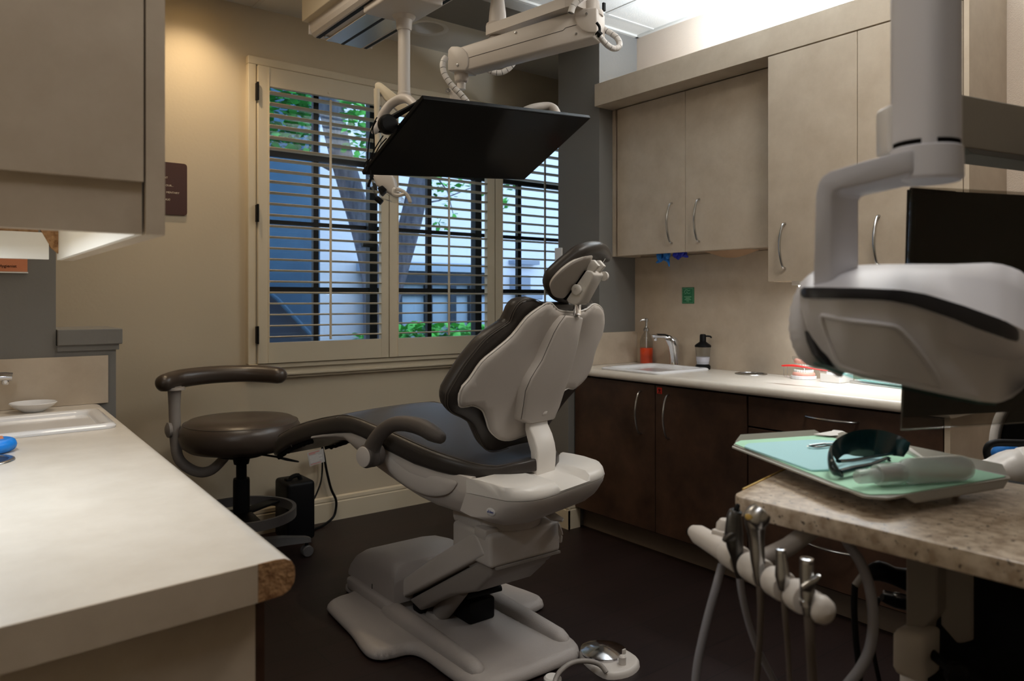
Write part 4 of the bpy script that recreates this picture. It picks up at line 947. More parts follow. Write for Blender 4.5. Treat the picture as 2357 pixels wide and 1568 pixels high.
# ---- backrest
CC = .4
def SH(a, z, off): return CH(a, -.115-(z-.859)*.41+off+CC*a*a, z)
NB = Vector((0, 0, 0))-U_*.925-Vector((0, 0, .38))
def back(px, off): return [hit(x, y, off, CC) for x, y in px]
L = back([(1245, 705), (1212, 730), (1179, 771), (1141, 804), (1108, 832), (1080, 872), (1059, 898), (1056, 933), (1072, 935.5), (1088, 933), (1108, 943), (1117, 963), (1126, 990), (1147, 1009), (1170, 1013), (1195, 1006)], .035)
Rr = back([(1299, 897), (1318, 895), (1335, 882), (1349, 864), (1361, 834), (1368, 804), (1383, 768), (1388.5, 742), (1386.5, 716), (1377, 703), (1364, 700), (1354, 708), (1342, 714), (1324, 717), (1307, 717), (1286, 714), (1276, 706), (1268, 698), (1259, 697)], .035)
out = smooth_line(L+[Vector((.03, .82)), Vector((.07, .88))]+Rr, 3, True)
b = B(); b.pillow(out, lambda u, v, w: SH(u, v, .035+.03*math.exp(-((u-.01)/.12)**2)*max(0, min(1, (v-.80)/.1))*max(0, min(1, (1.25-v)/.12)))+NB*w, .012, .012, .012, .025, (.3, 1.)); bs = b.build('back_shell', 'plastic', chair, ang=60)
b = B(); b.tube([SH(p.x, p.y, .035)+NB*.002 for p in out], .0032, 8, closed=True); b.build('rim', 'plastic_light', bs, ang=70)  # paler tube along the shell outline stands in for its edge highlight
C1 = back([(1250, 697), (1226, 687), (1208, 686), (1189, 695), (1175, 714), (1167, 735), (1158, 744), (1132, 761), (1108, 780), (1078, 815), (1054, 848), (1024, 898), (1020, 914), (1021, 934), (1034, 949), (1058, 960), (1079, 975), (1091, 998), (1103, 1022), (1117, 1035), (1135, 1036.5), (1164, 1028)], .085)
C1 = [p for p in C1 if p.x < -.015]
out = smooth_line(C1+[Vector((-p.x, p.y)) for p in C1[::-1]], 3, True)
b = B(); b.pillow(out, lambda u, v, w: SH(u, v, .083)+NB*w, .02, lambda u, v: .05, .034, .025); bc = b.build('back_cushion', 'leather', chair, ang=70)
b = B()
for dd, ww in ((.001, .0062), (.0042, .0115)): b.tube([SH(p.x*(1-dd/.33*1.2), p.y, .083)+NB*ww for p in smooth_line(C1, 4)], .0012, 5)
b.build('seam', 'stitch', bc)
sp = [hit(x, y, 0, 0) for x, y in ((1304, 726), (1290, 745), (1278, 766), (1263, 800), (1250, 830), (1236, 852), (1224, 872), (1212, 900), (1207, 935), (1202, 966), (1223, 976), (1250, 971), (1277, 966), (1283, 950), (1289, 937), (1299, 905), (1308, 880), (1320, 838), (1330, 799), (1337, 765), (1344, 731), (1325, 727))]
def SPN(p, o): return CH(p.x, -.115-(p.y-.859)*.41+o, p.y)
b = B(); b.prism([SPN(p, -.002) for p in sp], U_*.05, .009, 3, ang=40); spo = b.build('spine_cover', 'plastic', chair, ang=50)
b = B(); b.tube([SPN(p, .004)+(SPN(p, .004)-SPN(Vector((-.02, p.y)), .004)).normalized()*.001 for p in sp[:10]], .0007, 6); b.build('seam', 'gap_black', spo)
b = B(); c = hit(1255, 952, -.003, 0); b.lathe([(0, .002), (.010, .002), (.013, -.002), (.006, .0035), (0, .004)], SPN(c, -.001), NB, 20, 1.3, .8); b.build('screw_cap', 'plastic', chair)
# ---- headrest
HD = math.radians(50); hd = -U_*math.cos(HD)+Vector((0, 0, math.sin(HD))); hn = U_*math.sin(HD)+Vector((0, 0, math.cos(HD))); H0 = CH(0, -.27, 1.355)
def hpt(px, py, off=0):
    p = on_plane(px, py, H0+hn*off, hn)-H0; return Vector((p.dot(V_), p.dot(hd)))
def HM(u, v, w): return H0+V_*u+hd*v+hn*w
o = [hpt(x, y, .015) for x, y in ((1404, 582), (1398, 567), (1383, 558), (1356, 561), (1330, 572), (1302, 594), (1278, 615), (1260, 634), (1253, 652), (1253, 664), (1262, 679), (1278, 691), (1300, 694), (1316, 676), (1334, 640), (1350, 606), (1372, 602), (1392, 599))]
b = B(); b.pillow(smooth_line(o, 4, True), lambda u, v, w: HM(u, v, .012+w), .032, .024, .030, .014); hr = b.build('headrest', 'leather', chair, ang=70)
b = B(); b.tube([HM(p.x, p.y, .012)+hn*.002 for p in smooth_line([hpt(x, y, .014) for x, y in ((1398, 571), (1383, 561), (1356, 564), (1331, 575), (1303, 597), (1280, 617), (1263, 636), (1256, 652))], 4)], .0013, 5); b.build('seam', 'stitch', hr)
o = [hpt(x, y, -.016) for x, y in ((1366, 592), (1354, 591), (1342, 594), (1318, 605), (1295, 622), (1277, 641), (1268, 657), (1269, 671), (1276, 683), (1290, 688), (1304, 684), (1330, 650), (1352, 622))]
b = B(); b.pillow(smooth_line(o, 3, True), lambda u, v, w: HM(u, v, -.013-w), .004, .012, .014, .015, (.3, .7, 1.)); b.build('headrest_plate', 'plastic', chair, ang=60)
aa = -.032
p = [CH(aa, *ca(x, y, aa)) for x, y in ((1303, 690), (1309, 680), (1349, 622), (1362, 624), (1368, 632), (1362, 645), (1334, 697), (1325, 702), (1308, 699))]
b = B(); b.prism(p, V_*.06, .005, 3, ang=25); hb = b.build('headrest_bracket', 'plastic_light', chair, ang=50)
b = B(); b.tube([CH(-.018, *ca(1299, 688, -.018)), CH(-.018, *ca(1347, 622, -.018))], .0075, 8); b.build('shadow_gap', 'gap_black', chair)  # black tube drawn in as the shadow between plate and bracket
b = B(); p = [CH(-.026, *ca(x, y, -.026)) for x, y in ((1356, 599), (1349, 623), (1366, 626), (1378, 612), (1366, 598))]; b.prism(p, V_*.014, .003); p2 = [q+V_*.034 for q in p]; b.prism(p2, V_*.014, .003); b.build('headrest_hinge', 'plastic_light', chair)
b = B(); b.tube([CH(.028, *ca(1393, 596, .028)), CH(.028, *ca(1380, 619, .028))], .003, 8); b.build('headrest_rod', 'steel', chair)
s_, z_ = ca(1328, 667, -.036)
b = B(); b.lathe([(0, 0), (.0178, 0), (.0178, .009), (.015, .011), (.005, .011), (.004, .007), (0, .007)], CH(-.033, s_, z_), -V_, 28); b.build('knob', 'plastic_light', hb)
s_, z_ = ca(1390, 636, .03)
b = B(); b.lathe([(0, 0), (.0155, 0), (.0155, .009), (.013, .011), (0, .011)], CH(.028, s_, z_), V_, 28); b.build('knob', 'plastic_light', hb)
b = B()
for x, y in ((1358, 646), (1327, 692)):
    s_, z_ = ca(x, y, -.006); b.lathe([(0, 0), (.0032, 0), (.003, .002), (0, .0025)], CH(-.006, s_-.003, z_), -U_, 12)
b.build('screw', 'steel', hb)
b = B(); b.tube([CH(0, *ca(1333, 698, 0)), CH(0, *ca(1331, 708, 0)), CH(0, *ca(1329, 730, 0))], .0135, 12, flat=(.4, U_)); b.build('headrest_glide', 'steel', chair)
b = B(); b.box(-.016, .016, -.006, .006, 0, .05, .003, 2, Matrix.Translation(CH(-.004, *ca(1330, 726, 0)))@Matrix.Rotation(PH, 4, 'Z')); b.build('glide_bracket', 'chrome', chair)
# ---- arm rests
for sg in (-1, 1):
    def AP(px, py, a=.305): s, z = ca(px, py, -a); return CH(sg*a, s, z)
    hc = ca(836, 1052, -.335)
    b = B(); b.lathe([(0, 0), (.040, 0), (.042, .008), (.042, .06), (.038, .068), (0, .07)], CH(sg*.265, *hc), V_*sg, 36)
    pts = [AP(858, 1056), AP(856, 1035), AP(864, 1015), AP(882, 992), AP(906, 977), AP(938, 975.5), AP(970, 983), AP(994, 996), AP(1012, 1006)]
    b.tube(pts, [.030, .033, .030, .027, .026, .028, .030, .030, .023], 16, sm=5, flat=(.88, V_), rend=True)
    ar = b.build('armrest', 'armrest', chair, ang=70)
    b = B(); b.lathe([(0, 0), (.0365, 0), (.0355, .003), (.03, .0042), (0, .0048)], CH(sg*.3345, *hc), V_*sg, 36); b.build('hub_cap', 'plastic', ar)
# ---- round foot control on the floor
fc = Vector((1.887, 1.908, 0)); t = thing('foot_control', 'round chrome foot control disc on the floor beside the chair base', 'foot control', fc)
b = B(); o = [fc+Vector(p) for p in ((-.085, .02, 0), (-.06, .075, 0), (0, .092, 0), (.06, .075, 0), (.085, .02, 0), (.08, -.08, 0), (.04, -.125, 0), (-.03, -.14, 0), (-.095, -.11, 0), (-.1, -.05, 0))]
b.pillow(smooth_line(o, 3, True), lambda u, v, w: (u, v, w), .022, 0, .012, .03); b.build('housing', 'plastic', t, ang=60)
b = B(); b.lathe([(0, .02), (.079, .02), (.081, .026), (.080, .032), (.060, .041), (.03, .048), (.008, .051), (0, .051)], fc+Vector((.0, .01, 0)), n=56); b.build('disc', 'chrome', t, ang=20)
b = B(); b.lathe([(0, .02), (.013, .02), (.013, .048), (.009, .052), (0, .052)], fc+Vector((-.01, -.095, 0)), n=16); b.box(fc.x-.004, fc.x+.012, fc.y-.092, fc.y-.086, .05, .068, .002); b.build('toggle', 'plastic', t)
b = B(); p = [at_z(1396, 1549, .025), at_z(1380, 1530, .045), at_z(1352, 1522, .06), at_z(1318, 1526, .06), at_z(1290, 1545, .05), at_z(1278, 1568, .03), at_z(1272, 1600, .012)]
b.tube(p, .0085, 10, sm=4); b.build('hose', 'plastic_grey', t)
b = B(); c = at_z(1272, 1572, .0); b.lathe([(0, 0), (.03, 0), (.03, .016), (.024, .022), (0, .022)], (c.x, c.y, 0), n=24); b.build('plug', 'plastic_light', t)
# ================================================================== CEILING HUNG SCREEN
tv = thing('ceiling_screen', 'black flat screen tilted face down on a jointed ceiling arm', 'television', (1.755, 2.37, 1.7))
Mtv = Matrix.Translation((1.668, 2.36, 1.8755)) @ Matrix.Rotation(.036, 4, 'Z') @ Matrix.Rotation(-.446, 4, 'X') @ Matrix.Rotation(-.093, 4, 'Y')
w, h = .82, .456
b = B(); b.box(-w/2, w/2, -h/2, h/2, .0, .016, .003, 2, Mtv); b.build('bezel', 'black', tv, smooth=False)
b = B(); b.box(-w/2+.006, w/2-.006, -h/2+.006, h/2-.014, -.0008, .0002, 0, 1, Mtv); b.build('screen', 'screen', tv, smooth=False)
b = B(); b.box(-.30, .30, -.13, .17, .014, .05, .02, 3, Mtv); b.box(-.1, .1, -.1, .1, .045, .062, .004, 2, Mtv); b.build('back_housing', 'black_soft', tv, ang=50)
K1 = Vector((1.60, 2.43, 0)); K2 = Vector((1.826, 1.94, 0)); kd = (K2-K1).normalized(); kn = Vector((-kd.y, kd.x, 0)); kn = kn if kn.dot(D_) > 0 else -kn
def KP(px, py, o=0): return on_plane(px, py, K1-kn*o, kn)
def kprism(b, px, o, dep, bev): b.prism([KP(x, y)-kn*o for x, y in px], kn*dep, bev, 2)
b = B(); kprism(b, ((1045, 110), (1060, 107), (1330, 21), (1368, 24), (1372, 60), (1367, 86), (1200, 129), (1080, 161), (1050, 160)), 0, .075, .008); b.build('lower_arm', 'plastic', tv, ang=45)
b = B(); kprism(b, ((1032, 163), (1032, 116), (1040, 107), (1054, 107), (1066, 111), (1075, 121), (1079, 135), (1078, 152), (1072, 163)), .005, .085, .004); b.build('elbow_cover', 'plastic', tv, ang=45)
b = B(); kprism(b, ((1327, 19), (1374, 19), (1375, 76), (1354, 76), (1340, 70), (1329, 57), (1323, 40)), .005, .085, .004); b.build('elbow_cover', 'plastic', tv, ang=45)
b = B(); b.tube([KP(x, y, .0004) for x, y in ((1079, 133), (1296, 70), (1299, 67), (1302, 64), (1327, 57))], .0009, 6); b.build('seam', 'black', tv)
for x, y in ((1052.5, 149.5), (1350, 32), (1187, 75.5), (1326, 78)):
    b = B(); b.lathe([(0, 0), (.0052, 0), (.005, .0015), (.0025, .0018), (.002, .001), (0, .001)], KP(x, y, .0065 if x in (1052.5, 1350) else .0), -kn, 14); b.build('screw', 'steel', tv)
cx = KP(1050, 165); c1 = Vector((cx.x, cx.y, 0))+kn*.038
b = B(); b.lathe([(0, cx.z+.01), (.028, cx.z+.005), (.028, cx.z-.008), (.026, cx.z-.026), (.022, cx.z-.032), (.017, cx.z-.034), (.017, cx.z-.06), (0, cx.z-.06)], c1, n=24); b.build('neck', 'plastic', tv)
mid = Mtv @ Vector((0, 0, .06))
def T_(px, py, t): return at_t(px, py, t)
b = B(); p = [T_(x, y, 2.90) for x, y in ((1033, 205), (1036, 196), (1044, 192), (1052, 198), (1068, 230), (1076, 262), (1040, 268))]; b.prism(p, D_*.075, .005, 2); b.build('tilt_bracket', 'plastic', tv, ang=45)
b = B(); b.tube([T_(1055, 250, 2.93), mid+Vector((0, .03, .06)), mid], [.03, .035, .04], 14); b.build('mount', 'plastic_grey', tv)
b = B(); b.lathe([(0, 0), (.009, 0), (.008, .004), (0, .005)], T_(1031, 208, 2.90), -D_, 16); b.build('bolt', 'steel', tv)
# upper arm and post
U1 = Vector((1.745, 2.36, 0)); U2 = Vector((1.80, 1.985, 0)); ud = (U2-U1).normalized(); un = Vector((-ud.y, ud.x, 0))
def UP(f, o, z): return U1+ud*f+un*o+Vector((0, 0, z))
b = B(); b.loft([[UP(f, -w_, 2.312), UP(f, w_, 2.312), UP(f, w_, 2.350), UP(f, -w_, 2.350)] for f, w_ in ((-.03, .034), (-.02, .043), (.0, .045), (.38, .042), (.42, .034))]); b.build('upper_arm', 'plastic', tv, smooth=False)
b = B(); b.lathe([(0, 2.285), (.03, 2.285), (.034, 2.290), (.034, 2.305), (.03, 2.313), (0, 2.315)], U1, n=28); b.build('pivot_cap', 'plastic_grey', tv)
b = B(); b.lathe([(0, 2.349), (.040, 2.349), (.044, 2.355), (.045, 2.365), (.036, 2.37), (.033, 2.41), (.027, 2.455), (.025, 2.475), (.025, ZC), (0, ZC)], (1.755, 2.372, 0), n=32); b.build('ceiling_post', 'plastic', tv)
e2 = KP(1352, 12); c2 = Vector((e2.x, e2.y, 0))+kn*.038
b = B(); b.lathe([(0, 2.27), (.030, 2.275), (.030, 2.292), (.042, 2.294), (.044, 2.303), (.042, 2.312), (.03, 2.315), (.03, 2.345), (0, 2.35)], c2, n=36); b.build('joint', 'plastic', tv)
b = B(); b.box(-.006, .006, -.004, .004, 0, .03, .001, 1, Matrix.Translation(c2+R_*.045+Vector((0, 0, 2.315)))); b.build('clip', 'black', tv)
# split loom sleeves over the cables
def loom(px, t, r):
    P = smooth_line([T_(x, y, t if not isinstance(t, tuple) else t[0]+(t[1]-t[0])*i/(len(px)-1)) for i, (x, y) in enumerate(px)], 8); b = B(); L = 0; seg = [P[0]]; tot = 0
    core = B(); core.tube(P, r*.86, 10); lo = core.build('cable_loom', 'black', tv)
    for i in range(1, len(P)):
        seg.append(P[i]); tot += (P[i]-P[i-1]).length
        if tot > .022 and len(seg) > 2: b.tube(seg, r, 12); seg = [P[i].lerp(P[min(i+1, len(P)-1)], .55)]; tot = 0
    if len(seg) > 1 and tot > .004: b.tube(seg, r, 12)
    b.build('sleeve', 'plastic_white', lo, ang=60)
loom(((1027, 132), (1021, 140), (1019, 153), (1023, 170), (1032, 186), (1046, 203), (1061, 218), (1074, 234), (1080, 246), (1081, 262)), (2.86, 2.82), .0115)
loom(((1112, 150), (1122, 160), (1137, 166.5), (1153, 167), (1168, 160), (1180, 148), (1187, 132), (1189, 118)), 3.15, .012)
loom(((1374, 76), (1382, 86), (1392, 98), (1404, 108), (1415, 112), (1424, 108), (1426, 99), (1419, 86), (1405, 76), (1388, 66), (1376, 58)), (2.60, 2.72), .0105)
loom(((1314, 30), (1319, 14), (1330, 2), (1345, -10), (1358, -22)), 2.58, .0115)
b = B(); b.tube([T_(1373, 52, 2.6), T_(1380, 62, 2.6), T_(1380, 74, 2.6)], .005, 8, sm=3); b.tube([T_(1374, 74, 2.6), T_(1383, 82, 2.6)], .011, 8); b.build('cable_tie', 'black', tv)
# looped handles at both ends of the screen
def ML_(x, y, z): return Mtv @ Vector((x, y, z))
for pts in ([(955, 243, 2.62), (940, 229, 2.66), (922, 228, 2.70), (900, 240, 2.72), (885, 258, 2.72), (873, 280, 2.72), (862, 300, 2.70)],):
    b = B(); b.tube([T_(*p) for p in pts], [.014, .016, .017, .017, .0165, .016, .015], 14, sm=5, rend=True); b.build('handle', 'plastic', tv)
b = B(); b.tube([T_(1195, 262, 2.98), T_(1222, 250, 3.0), T_(1250, 245, 3.02), T_(1268, 246, 3.02), T_(1278, 254, 3.0), T_(1281, 268, 2.98), T_(1265, 285, 2.98)], .0165, 14, sm=5, rend=True); b.build('handle', 'plastic', tv)
b = B(); b.tube([T_(866, 298, 2.72), ML_(-.2, 0, .05)], .012, 8); b.tube([T_(1265, 285, 2.98), ML_(.25, .0, .05)], .012, 8); b.tube([T_(955, 243, 2.62), ML_(-.2, -.1, .05)], .012, 8); b.tube([T_(1195, 262, 2.98), ML_(.1, -.05, .05)], .012, 8); b.build('handle_bar', 'black_soft', tv)
# headphones hanging off the left end
hp = thing('headphones', 'black headphones with tangled leads hanging at the left end of the tilted screen', 'headphones', T_(886, 330, 2.6))
tD = 2.58; hx = (D_*.8-R_*.5).normalized()
b = B(); b.lathe([(0, 0), (.024, 0), (.033, .006), (.035, .016), (.033, .03), (.026, .036), (0, .036)], T_(888, 289, tD), -hx, 28); b.build('ear_cup', 'black', hp)
b = B(); b.tube([T_(896, 276, tD), T_(915, 264, tD), T_(940, 250, tD), T_(960, 238, tD), T_(966, 232, tD+.02)], [.018, .016, .014, .012, .01], 10, sm=3, flat=(.6, (0, 0, 1))); b.build('headband', 'black_soft', hp)
b = B()
for px in (((868, 270), (860, 285), (852, 310), (847, 345), (846, 375), (844, 392), (838, 384), (842, 374), (852, 366)), ((866, 278), (858, 296), (861, 318), (860, 345), (856, 368)), ((882, 312), (868, 334), (856, 356), (846, 380), (843, 394)), ((890, 318), (874, 336), (860, 362)), ((853, 392), (853, 408), (850, 424)), ((860, 404), (852, 418), (849, 428))):
    b.tube([T_(x, y, tD-.01) for x, y in px], .0022, 6, sm=4)
b.tube([T_(852, 416, tD), T_(848, 428, tD)], .005, 8, rend=True); b.build('leads', 'black', hp)
# ================================================================== TRACK LIGHT ABOVE THE CHAIR
tl = thing('track_light', 'beige ceiling track box with a post carrying a dental lamp, behind the tilted screen', 'dental light', (1.63, 2.9, 1.75))
b = B(); b.box(1.395, 1.83, 1.35, 3.47, 2.618, ZC-.005, .004); b.build('ceiling_box', 'trim_cream', tl, smooth=False)
b = B(); b.prism([(x, 1.4, z) for x, z in ((1.43, 2.62), (1.43, 2.585), (1.437, 2.565), (1.452, 2.553), (1.74, 2.553), (1.755, 2.565), (1.76, 2.585), (1.76, 2.62))], (0, 2.06, 0)); b.build('rail', 'plastic', tl, smooth=False)
b = B(); b.box(1.425, 1.765, 3.455, 3.464, 2.56, 2.62, .004); b.build('end_cap', 'plastic', tl, smooth=False)
b = B(); b.box(1.462, 1.482, 1.5, 3.458, 2.5515, 2.5535); b.box(1.592, 1.606, 1.5, 3.458, 2.5465, 2.549); b.box(1.716, 1.732, 1.5, 3.458, 2.5515, 2.5535); b.build('slot', 'black', tl, smooth=False)
b = B(); b.box(1.51, 1.535, 1.5, 3.455, 2.546, 2.553, .002); b.box(1.535, 1.70, 1.5, 3.455, 2.548, 2.5535, .001); b.lathe([(0, 0), (.012, 0), (.011, .006), (0, .007)], (1.495, 3.41, 2.5535), (0, 0, -1), 14); b.build('track_strip', 'steel', tl, smooth=False)
cy = at_z(840, 20, 2.545).y
b = B(); b.box(1.472, 1.705, 2.69, 2.975, 2.524, 2.62, .010, 3); b.build('carriage', 'plastic', tl, ang=50)
b = B(); b.lathe([(0, 2.526), (.052, 2.526), (.046, 2.515), (.036, 2.508), (.033, 2.47), (.031, 2.463), (.0268, 2.462), (.0268, 2.19), (.03, 2.188), (.03, 2.09), (0, 2.09)], (1.631, 2.895, 0), n=36); b.build('post', 'plastic', tl)
b = B(); b.prism([at_t(x, y, 3.2) for x, y in ((862, 192), (868, 188), (876, 189), (936, 236), (944, 262), (930, 268), (884, 228), (876, 214), (863, 214))], D_*.06, .006, 2); b.build('swing_arm', 'trim_cream', tl, ang=45)
q = at_t(867, 205, 3.16); q2 = at_t(872, 415, 3.14)
b = B(); b.tube([q, at_t(868, 300, 3.16), q2], [.0125, .011, .011], 12); b.build('drop_tube', 'trim_cream', tl)
b = B(); p = [at_t(x, y, 3.10) for x, y in ((856, 402), (884, 396), (905, 404), (912, 430), (920, 446), (905, 452), (886, 440), (866, 428))]; b.prism(p, D_*.07, .01, 3); lh = b.build('lamp_head', 'plastic', tl, ang=50)
b = B(); p = [at_t(x, y, 3.085) for x, y in ((868, 432), (880, 426), (890, 436), (876, 450))]; b.prism(p, D_*.05, .004); b.lathe([(0, 0), (.012, 0), (.012, .03), (0, .03)], at_t(866, 456, 3.09), R_*.6+Vector((0, 0, -.5)), 14); b.build('lamp_socket', 'black', lh)
b = B(); p = [at_t(x, y, 3.08) for x, y in ((846, 405), (852, 428), (864, 452), (878, 455), (900, 462), (922, 462), (925, 452), (908, 455), (880, 440), (862, 420))]; b.prism(p, D_*.08, .003); b.build('lamp_shield', 'clear', lh, smooth=False)
b = B(); b.tube([at_t(x, y, 3.07) for x, y in ((907, 436), (906, 446), (914, 450), (926, 448), (932, 444), (922, 438), (912, 434), (922, 438), (934, 446), (941, 456), (944, 464))], .008, 8, sm=3, rend=True); b.build('lamp_handle', 'plastic_light', lh)
# ================================================================== FOREGROUND: CEILING HUNG DENTAL LIGHT
T = .9
pc = at_t(2131, 690, T); pc.z = 0
dl = thing('dental_light', 'large pale dental light head with a dark band on a thick ceiling column at right', 'dental light', (pc.x, pc.y, 1.2))
def sq(c, r, z, ang, k=.35, n=6):
    P = [Vector((c.x+r*math.cos(ang+i*PI/2), c.y+r*math.sin(ang+i*PI/2), z)) for i in range(4)]
    return round_poly(P, r*k*1.6, n)
va = math.atan2(pc.y, pc.x)
b = B(); b.loft([sq(pc, .0470, z, va+.10, .34) for z in (1.462, 1.47, 2.0, ZC)]); b.build('column', 'lamp_white', dl, ang=60)
side = Vector((math.cos(va+PI/2), math.sin(va+PI/2), 0))
b = B(); b.prism([pc+side*o+Vector((0, 0, z))-D_*.012 for o, z in ((.036, 1.458), (.046, 1.458), (.047, 1.465), (.047, 1.512), (.044, 1.518), (.036, 1.518))], D_*.03, .003); b.build('brake_cover', 'plastic_white', dl)
b = B(); b.lathe([(0, 1.462), (.037, 1.462), (.037, 1.468), (0, 1.468)], pc, n=32); b.build('gap_ring', 'gap_black', dl)
b = B(); b.lathe([(0, 1.463), (.036, 1.463), (.0395, 1.460), (.0402, 1.44), (.040, 1.425), (.037, 1.4215), (0, 1.4205)], pc, n=40); b.build('collar', 'lamp_white', dl)
X1 = Vector((1, 0, 0))
pn = Vector((-.5, -.866, 0)); P0 = at_t(1890, 500, .87)
wp = [on_plane(x, y, P0, D_) for x, y in ((2100, 342), (2059, 351), (1985, 370), (1908, 393), (1892, 404), (1881, 420), (1875, 448), (1869, 668), (1914, 668), (1914, 452), (1920, 442), (1932, 437), (2000, 422), (2100, 398))]
b = B(); b.prism(wp, X1*.075+Vector((0, .006, 0)), .004, 2, ang=40); b.build('yoke', 'lamp_white', dl, ang=50)
b = B(); b.tube([at_t(2006, 439, .915), at_t(2046, 430, .92), at_t(2080, 420, .93)], .0048, 10, rend=True, flat=(.8, (0, 0, 1))); b.build('yoke_trim', 'white', dl)
# the head: front band nearest, top running back, underside sloping away
colx = [1841, 1845, 1852, 1862, 1876, 1890, 1910, 1930, 1957, 1985, 2015, 2044, 2073, 2088, 2103, 2118, 2132, 2147, 2161, 2176, 2191, 2206, 2220, 2235, 2249, 2264, 2279, 2294, 2308, 2330, 2350, 2375, 2395, 2410]
Ttop = [(1841, 652), (1848, 645), (1862, 632), (1890, 622), (1930, 613), (1985, 610), (2044, 608), (2191, 608), (2279, 605), (2317, 610), (2357, 627), (2395, 665), (2410, 700)]
Tbt = [(1841, 664), (1850, 661), (1985, 663), (2073, 667), (2132, 677), (2220, 704), (2308, 736), (2350, 756), (2395, 778), (2410, 786)]
Tbb = [(1841, 686), (1985, 689), (2044, 692), (2103, 704), (2191, 733), (2249, 757), (2308, 777), (2337, 789), (2350, 793), (2395, 803), (2410, 806)]
Tbo = [(1841, 703), (1848, 728), (1862, 765), (1890, 810), (1903, 824), (1932, 853), (1985, 871), (2073, 887), (2161, 906), (2249, 924), (2293, 928), (2323, 921), (2350, 900), (2395, 850), (2410, 830)]
Td = [(1841, .90), (1862, .865), (1930, .835), (2044, .815), (2191, .82), (2308, .84), (2357, .86), (2410, .90)]
rings = []
for x in colx:
    yt, ya, yb, yo, t0 = interp(Ttop, x), interp(Tbt, x), interp(Tbb, x), interp(Tbo, x), interp(Td, x); k = min(1, (x-1835)/60); dpt = .035+.085*k if x < 2330 else .12-.0009*(x-2330)
    cr = lambda f: max(0, min(.05, .0004*(x-(2085+170*f)))) if x < 2345 else .05*max(0, (2410-x)/65)
    r = [at_t(x, yt+4, t0+dpt*1.1), at_t(x, yt, t0+dpt*.9), at_t(x, yt+.35*(ya-yt), t0+dpt*.45), at_t(x, ya-3, t0+.006), at_t(x, ya, t0), at_t(x, yb, t0), at_t(x, yb+4, t0+.004), at_t(x, yb+.33*(yo-yb), t0+dpt*.07+cr(.33)), at_t(x, yb+.66*(yo-yb), t0+dpt*.14+cr(.66)), at_t(x, yb+.92*(yo-yb), t0+dpt*.22+cr(.92)), at_t(x, yo, t0+dpt*.36), at_t(x, yo-3, t0+dpt*.95), at_t(x, (yt+yo)/2+10, t0+dpt*1.35)]
    rings.append(r)
b = B(); b.loft(rings); hd_ = b.build('lamp_head', 'lamp_white', dl, ang=40)
rb = []
for i, x in enumerate([1843, 1850]+[1862+24*k for k in range(20)]+[2340, 2346]):
    ya, yb, t0 = interp(Tbt, x), interp(Tbb, x), interp(Td, x); e = 1 if 1849 < x < 2335 else (.8 if 1844 < x < 2341 else .45); m = (ya+yb)/2; hh = (yb-ya)/2*e
    rb.append([at_t(x, m-hh, t0-.0012), at_t(x, m, t0-.003), at_t(x, m+hh, t0-.0012), at_t(x, m, t0+.006)])
b = B(); b.loft(rb); b.build('band', 'lamp_band', hd_, ang=60)
ti = lambda x, f: interp(Td, x)+.12*(.22+.4*(f-.33)/.6)
def UN(x, f, o=0):
    yb, yo = interp(Tbb, x), interp(Tbo, x); k = min(1, (x-1835)/60); dpt = .035+.085*k; T4 = [(.0, 0.), (.33, .07), (.66, .14), (.92, .22), (1., .36)]
    return at_t(x, yb+f*(yo-yb), interp(Td, x)+dpt*interp(T4, f)-o)
b = B()
rr = []
for x, f0, f1 in ((1893, .36, .40), (1900, .32, .62), (1925, .30, .93), (1985, .30, .95), (2060, .31, .95), (2085, .34, .95), (2140, .62, .95), (2175, .9, .95)):
    rr.append([UN(x, f0+(f1-f0)*k/4, .0015) for k in range(5)]+[UN(x, f1, -.004), UN(x, f0, -.004)])
b.tube([UN(x, f, .001) for x, f in ((1891, .34), (1897, .55), (1915, .80), (1935, .93), (2010, .94), (2090, .94), (2165, .94), (2130, .62), (2075, .34), (2040, .30), (1960, .29), (1905, .30))], .0028, 8, closed=True, sm=3); b.build('light_window', 'lamp_white', hd_, ang=60)
pl = at_t(1900, 730, .935)
cheek = [on_plane(x, y, pl, D_) for x, y in ((1935, 612), (1885, 618), (1850, 645), (1828, 682), (1817, 735), (1820, 780), (1836, 820), (1862, 843), (1900, 851), (1945, 852))]
b = B(); b.pillow(smooth_line([Vector(((p-pl).dot(R_), p.z-pl.z)) for p in cheek], 4, True), lambda u, v, w: pl+R_*u+Vector((0, 0, v))-D_*w, .018, .02, .02, .02); b.build('cheek', 'lamp_white', dl, ang=70)
b = B(); b.prism([at_t(x, y, t) for x, y, t in ((1866, 762, .893), (1877, 776, .885), (1902, 818, .88), (1924, 848, .882), (1905, 842, .888), (1884, 818, .892), (1871, 788, .895))], D_*.02, .001); b.build('cheek_insert', 'lamp_band', dl, smooth=False)
b = B(); b.loft([[at_t(x, y-1, t), at_t(x, y+e, t-.003), at_t(x, y+e, t+.025), at_t(x, y-1, t+.028)] for x, y, t, e in ((1872, 836, .90, 3), (1932, 855, .885, 6), (1985, 873, .872, 6), (2073, 889, .868, 6), (2161, 908, .87, 6), (2249, 926, .875, 5), (2293, 930, .885, 3))]); b.build('glass_lens', 'clear_teal', hd_, smooth=False)
